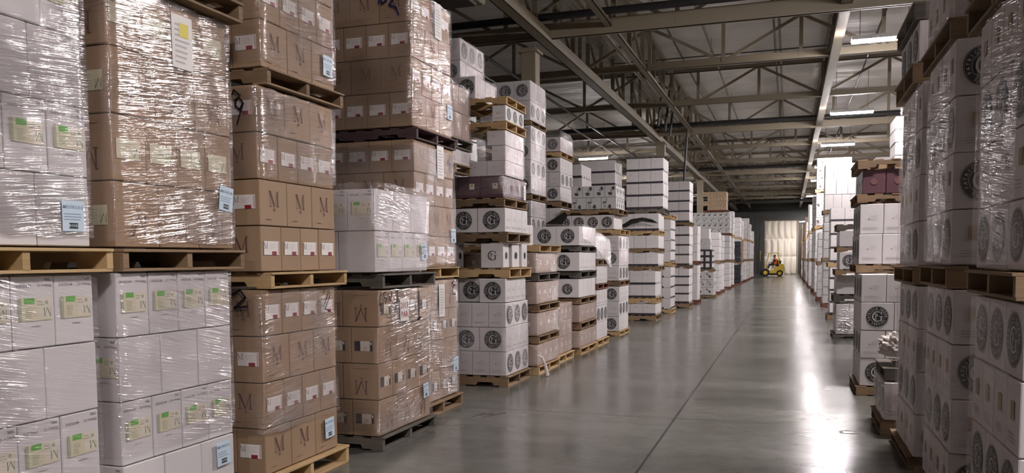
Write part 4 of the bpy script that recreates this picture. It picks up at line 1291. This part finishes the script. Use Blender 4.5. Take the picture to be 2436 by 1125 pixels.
P_(n_, LO, 1, .98, 22.5, 23.5, 0, .13, 'wood_old')
load(n_, LO, 1, 1.0, 22.5, 23.5, .135, 'bd', 4, .30, 'A', pattern='AAAA')
P_(n_, MI, 1, .98, 22.5, 23.5, 1.34, 1.46, 'wood_new')
load(n_, MI, 1, 1.0, 22.5, 23.5, 1.465, 'bd', 4, .345, 'A', pattern='AAAA')
n_ = 'eighth right stack'
far_stack(n_, 1, 1.02, 27.9, (1.45, 2.95), ('whitegrey', 'whitegrey'))
P_(n_, 'tall white load', 1, 1.03, 27.9, 28.95, 2.955, 3.07, 'wood_old')
load(n_, 'tall white load', 1, 1.05, 27.9, 28.9, 3.075, 'pw', 3, .48, 'B', D=1.3, pattern='BAB')
n_ = 'ninth right stack'
far_stack(n_, 1, 1.02, 36.5, (1.4, 2.75), ('white', 'whitegrey'))
P_(n_, 'third load', 1, 1.03, 36.5, 37.6, 2.755, 2.89, 'wood_new')
load(n_, 'third load', 1, 1.05, 36.5, 37.5, 2.895, 'gf', 4, .335, 'A', D=1.2)
P_(n_, 'top load', 1, 1.03, 36.5, 37.6, 4.24, 4.37, 'wood_new')
load(n_, 'top load', 1, 1.05, 36.5, 37.5, 4.375, 'gf', 4, .32, 'B', D=1.2)
far_stack('tenth right stack', 1, .98, 32.0, (1.3, 2.5), ('whitegrey', 'whitegrey'))
far_stack('eleventh right stack', 1, 1.0, 40.4, (1.4, 2.8, 4.4), ('whitegrey', 'white', 'whitegrey'))
far_stack('twelfth right stack', 1, .96, 44.6, (1.4, 2.8, 4.2), ('white', 'whitegrey', 'white'))
far_stack('thirteenth right stack', 1, .98, 48.5, (1.38, 2.75, 4.5), ('white', 'white', 'white'))
far_stack('fourteenth right stack', 1, .95, 52.5, (1.36, 2.7, 3.7), ('whitegrey', 'white', 'white'))
far_stack('fifteenth right stack', 1, .95, 57.0, (1.36, 2.7, 4.2), ('whitegrey', 'brown', 'smallbrown'))
far_stack('sixteenth right stack', 1, .92, 62.0, (1.36, 2.7, 4.1), ('brown', 'whitegrey', 'tan'))
far_stack('seventeenth right stack', 1, .9, 67.0, (1.36, 2.7, 4.1), ('whitegrey', 'brown', 'tan'))
far_stack('eighteenth right stack', 1, .9, 72.0, (1.36, 2.7, 3.9), ('tan', 'smallbrown', 'tan'))
far_stack('back right stack one', 1, 2.12, 19.6, (1.4, 2.8, 4.6), ('whitegrey', 'whitegrey', 'white'))
far_stack('back right stack two', 1, 2.18, 24.6, (1.4, 2.8, 4.3), ('whitegrey', 'whitegrey', 'white'))

# painted letter on the floor
mb = MB()
fr = (Vector((.54, 8.03, .001)), Vector((1, 0, 0)), Vector((0, 1, 0)), Vector((0, 0, 1)))
M['floorpaint'] = mat('worn_brown_floor_paint', (.085, .07, .05), .5, .2, 20)
mb.flat(fr, put(ring(.33, .5, 20, math.radians(45), math.radians(315)), 0, 0, .17), 'floorpaint', .0005)
tag(link('floor_letter', mb.mesh('floor_letter')), 'worn brown letter C painted on the floor at the right', 'floor marking')
fr = (Vector((-2.93, 7.9, .001)), Vector((.7, 0, 0)), Vector((0, .7, 0)), Vector((0, 0, 1)))
mb = MB(); mb.flat(fr, scribble([(-.16, -.2), (-.1, .1), (.0, .14), (.08, .05), (-.12, -.03)], .03) + scribble([(.0, -.2), (.2, .25)], .03), 'floorpaint', .0005)
tag(link('floor_letter', mb.mesh('floor_letter')), 'worn black letter painted on the floor by the fifth left stack', 'floor marking')

# white paper strip by the sixth stack's pallet
mb = MB(); mb.tube([(-3.22, 10.66, .30), (-3.17, 10.71, .27), (-3.13, 10.75, .14), (-3.11, 10.77, .012)], [.008, .016, .022, .026], 'plastic', 6)
tag(link('plastic_strip', mb.mesh('plastic_strip')), 'white plastic strip end hanging to the floor beside the sixth left stack', 'plastic strip')

# ---------------------------------------------------------------- forklift and its driver at the far end of the aisle
fl = bpy.data.objects.new('forklift', None); C.objects.link(fl)
fl.location = (-1.32, 73.0, 0); fl.rotation_euler = (0, 0, PI)      # built facing +x
tag(fl, 'yellow forklift truck standing across the far end of the aisle', 'forklift')
def fp(nm, mb, smooth=False, parent=None): return link(nm, mb.mesh(nm, smooth), parent or fl)
b = MB()
b.prism([(-.55, .28), (.55, .28), (.62, .42), (.60, .62), (.30, .66), (.22, .50), (-.10, .50), (-.18, .82), (-.55, .82)], 'y', -.50, .50, 'yellow')
fp('body', b)
b = MB()
b.prism([(-.98, .30), (-.52, .24), (-.52, .86), (-.60, 1.05), (-.88, 1.05), (-.98, .86)], 'y', -.52, .52, 'yellow'); b.box((-.985, 0, .62), (.03, .5, .22), 'ink')
fp('counterweight', b)
b = MB(); b.box((0, 0, .20), (1.3, .9, .16), 'rubber'); fp('chassis', b)
b = MB()
for y in (-.42, .42):
    b.bar((-.55, y, 1.0), (-.48, y, 1.95), .06, .06, 'yellow', (0, 1, 0)); b.bar((.52, y, .60), (.28, y, 1.95), .06, .06, 'yellow', (0, 1, 0))
    b.bar((-.50, y, 1.95), (.30, y, 1.95), .06, .06, 'yellow')
for i in range(7):
    b.bar((-.44 + i*.115, -.42, 1.96), (-.44 + i*.115, .42, 1.96), .03, .04, 'yellow')
fp('overhead_guard', b)
b = MB()
for y in (-.30, .30):
    b.box((.80, y, 1.08), (.10, .09, 2.05), 'steel_dark'); b.box((.87, y*.8, 1.0), (.07, .06, 1.8), 'steel_dark')
for z in (.2, .95, 1.7, 2.08):
    b.box((.80, 0, z), (.08, .62, .09), 'steel_dark')
ms = fp('mast', b)
b = MB(); b.box((.93, 0, 1.72), (.06, .30, .85), 'yellow'); b.tube([(.84, .1, .1), (.84, .1, 1.9)], .035, 'grey', 8); fp('lift_cylinder', b, parent=ms)
b = MB(); b.box((.95, 0, .32), (.05, .9, .42), 'steel_dark'); fp('fork_carriage', b)
for y in (-.28, .28):
    b = MB(); b.prism([(.97, .62), (.97, .06), (1.95, .06), (1.95, .075), (1.02, .11), (1.02, .62)], 'y', y - .055, y + .055, 'steel_dark'); fp('fork', b)
for x, y, r, wdt in ((.52, -.47, .33, .20), (.52, .47, .33, .20), (-.62, -.44, .27, .17), (-.62, .44, .27, .17)):
    b = MB()
    b.prism([(x + r*math.cos(i*PI/10), r + r*math.sin(i*PI/10)) for i in range(20)], 'y', y - wdt/2, y + wdt/2, 'rubber')
    wh = fp('wheel', b)
    b = MB(); sg_ = 1 if y > 0 else -1
    b.prism([(x + r*.5*math.cos(i*PI/8), r + r*.5*math.sin(i*PI/8)) for i in range(16)], 'y', y + sg_*(wdt/2 - .02), y + sg_*(wdt/2 + .012), 'yellow'); fp('hub', b, parent=wh)
b = MB(); b.box((-.22, 0, .80), (.42, .46, .08), 'rubber'); b.bar((-.43, 0, .84), (-.53, 0, 1.35), .44, .08, 'rubber', (0, 1, 0)); fp('seat', b)
b = MB(); b.tube([(.50, 0, .62), (.26, 0, 1.10)], .025, 'rubber', 8)
b.tube([(.24 + .07*math.cos(t*PI/8)*.5, .16*math.sin(t*PI/8), 1.12 + .13*math.cos(t*PI/8)) for t in range(17)], .014, 'rubber', 6); fp('steering_wheel', b)
for y in (-.40, .40):
    b = MB(); b.box((-.60, y, 1.42), (.06, .09, .14), 'redlamp'); fp('tail_lamp', b)
b = MB(); b.box((.45, 0, 1.99), (.10, .5, .07), 'grey'); fp('work_lamp', b)

def skin_body(name, joints, bones, material, loc, rz, sub=2):
    """one continuous body grown over connected joints"""
    me = bpy.data.meshes.new(name)
    me.from_pydata([j[0] for j in joints], bones, [])
    ob = bpy.data.objects.new(name, me); C.objects.link(ob)
    md = ob.modifiers.new('skin', 'SKIN')
    for i, j in enumerate(joints):
        r = j[1]
        me.skin_vertices[0].data[i].radius = r if isinstance(r, tuple) else (r, r)
    me.skin_vertices[0].data[0].use_root = True
    sb = ob.modifiers.new('sub', 'SUBSURF'); sb.levels = sb.render_levels = sub
    dg = bpy.context.evaluated_depsgraph_get()
    nm = bpy.data.meshes.new_from_object(ob.evaluated_get(dg))
    bpy.data.objects.remove(ob)
    nm.materials.clear(); nm.materials.append(material)
    nm.polygons.foreach_set('use_smooth', [True] * len(nm.polygons))
    o = bpy.data.objects.new(name, nm); C.objects.link(o); o.location = loc; o.rotation_euler = (0, 0, rz)
    return o
J = [((-.24, 0, 1.00), (.13, .16)), ((-.28, 0, 1.20), (.12, .15)), ((-.29, 0, 1.40), (.13, .19)), ((-.27, 0, 1.50), .075), ((-.25, 0, 1.56), .085), ((-.235, 0, 1.65), (.12, .105)), ((-.235, 0, 1.75), (.10, .09))]
Bn = [(0, 1), (1, 2), (2, 3), (3, 4), (4, 5), (5, 6)]
for s_ in (-1, 1):
    k = len(J)
    J += [((-.22, .10*s_, .98), .09), ((.14, .13*s_, 1.0), .075), ((.26, .13*s_, .72), .05), ((.30, .13*s_, .58), .042), ((.41, .14*s_, .545), .035)]
    Bn += [(0, k), (k, k+1), (k+1, k+2), (k+2, k+3), (k+3, k+4)]
    k = len(J)
    J += [((-.29, .19*s_, 1.42), .062), ((-.20, .25*s_, 1.20), .048), ((.02, .19*s_, 1.14), .038), ((.16, .13*s_, 1.17), .030), ((.24, .11*s_, 1.19), .022)]
    Bn += [(2, k), (k, k+1), (k+1, k+2), (k+2, k+3), (k+3, k+4)]
pr = skin_body('person', J, Bn, M['skin'], fl.location + Vector((-.05, 0, .01)), PI)
tag(pr, 'person in an orange vest seated at the wheel of the yellow forklift', 'person')
def grow(nm, joints, bones, mt, label):
    o = skin_body(nm, joints, bones, M[mt], (0, 0, 0), 0); o.parent = pr; o['label'] = label
grow('vest', [((-.24, 0, .96), (.17, .20)), ((-.265, 0, 1.1), (.17, .20)), ((-.28, 0, 1.25), (.16, .20)), ((-.29, 0, 1.40), (.155, .22)), ((-.275, 0, 1.50), (.12, .17))], [(0, 1), (1, 2), (2, 3), (3, 4)], 'vest', 'orange high visibility vest')
for s_ in (-1, 1):
    grow('trouser_leg', [((-.24, .09*s_, .985), .15), ((.14, .13*s_, 1.0), .09), ((.26, .13*s_, .72), .065), ((.29, .13*s_, .62), .06)], [(0, 1), (1, 2), (2, 3)], 'navy', 'dark trouser leg')
    grow('sleeve', [((-.29, .17*s_, 1.43), .105), ((-.20, .25*s_, 1.20), .066), ((.0, .195*s_, 1.14), .048)], [(0, 1), (1, 2)], 'shirt', 'dark sleeve')
    grow('boot', [((.29, .13*s_, .60), .055), ((.30, .13*s_, .555), .055), ((.44, .14*s_, .54), .045)], [(0, 1), (1, 2)], 'hair', 'black boot')
b = MB()
bm = bmesh.new(); bmesh.ops.create_uvsphere(bm, u_segments=16, v_segments=10, radius=1)
for v in bm.verts:
    v.co = Vector((v.co.x*.105, v.co.y*.095, v.co.z*.085))
hm = bpy.data.meshes.new('hair'); bm.to_mesh(hm); bm.free(); hm.materials.append(M['hair'])
hh = link('hair', hm, pr, (-.255, 0, 1.72)); hh['label'] = 'short dark hair'
b = MB()
b.tube([(-.145, 0, 1.65), (-.128, 0, 1.625), (-.14, 0, 1.61)], [.012, .018, .01], 'skin', 6)
b.tube([(-.16, -.03, 1.58), (-.15, 0, 1.578), (-.16, .03, 1.58)], .007, 'mink', 6)
for s_ in (-1, 1):
    b.tube([(-.158, .032*s_, 1.655), (-.147, .034*s_, 1.655)], .009, 'ink', 6)
link('face_features', b.mesh('face_features'), pr)
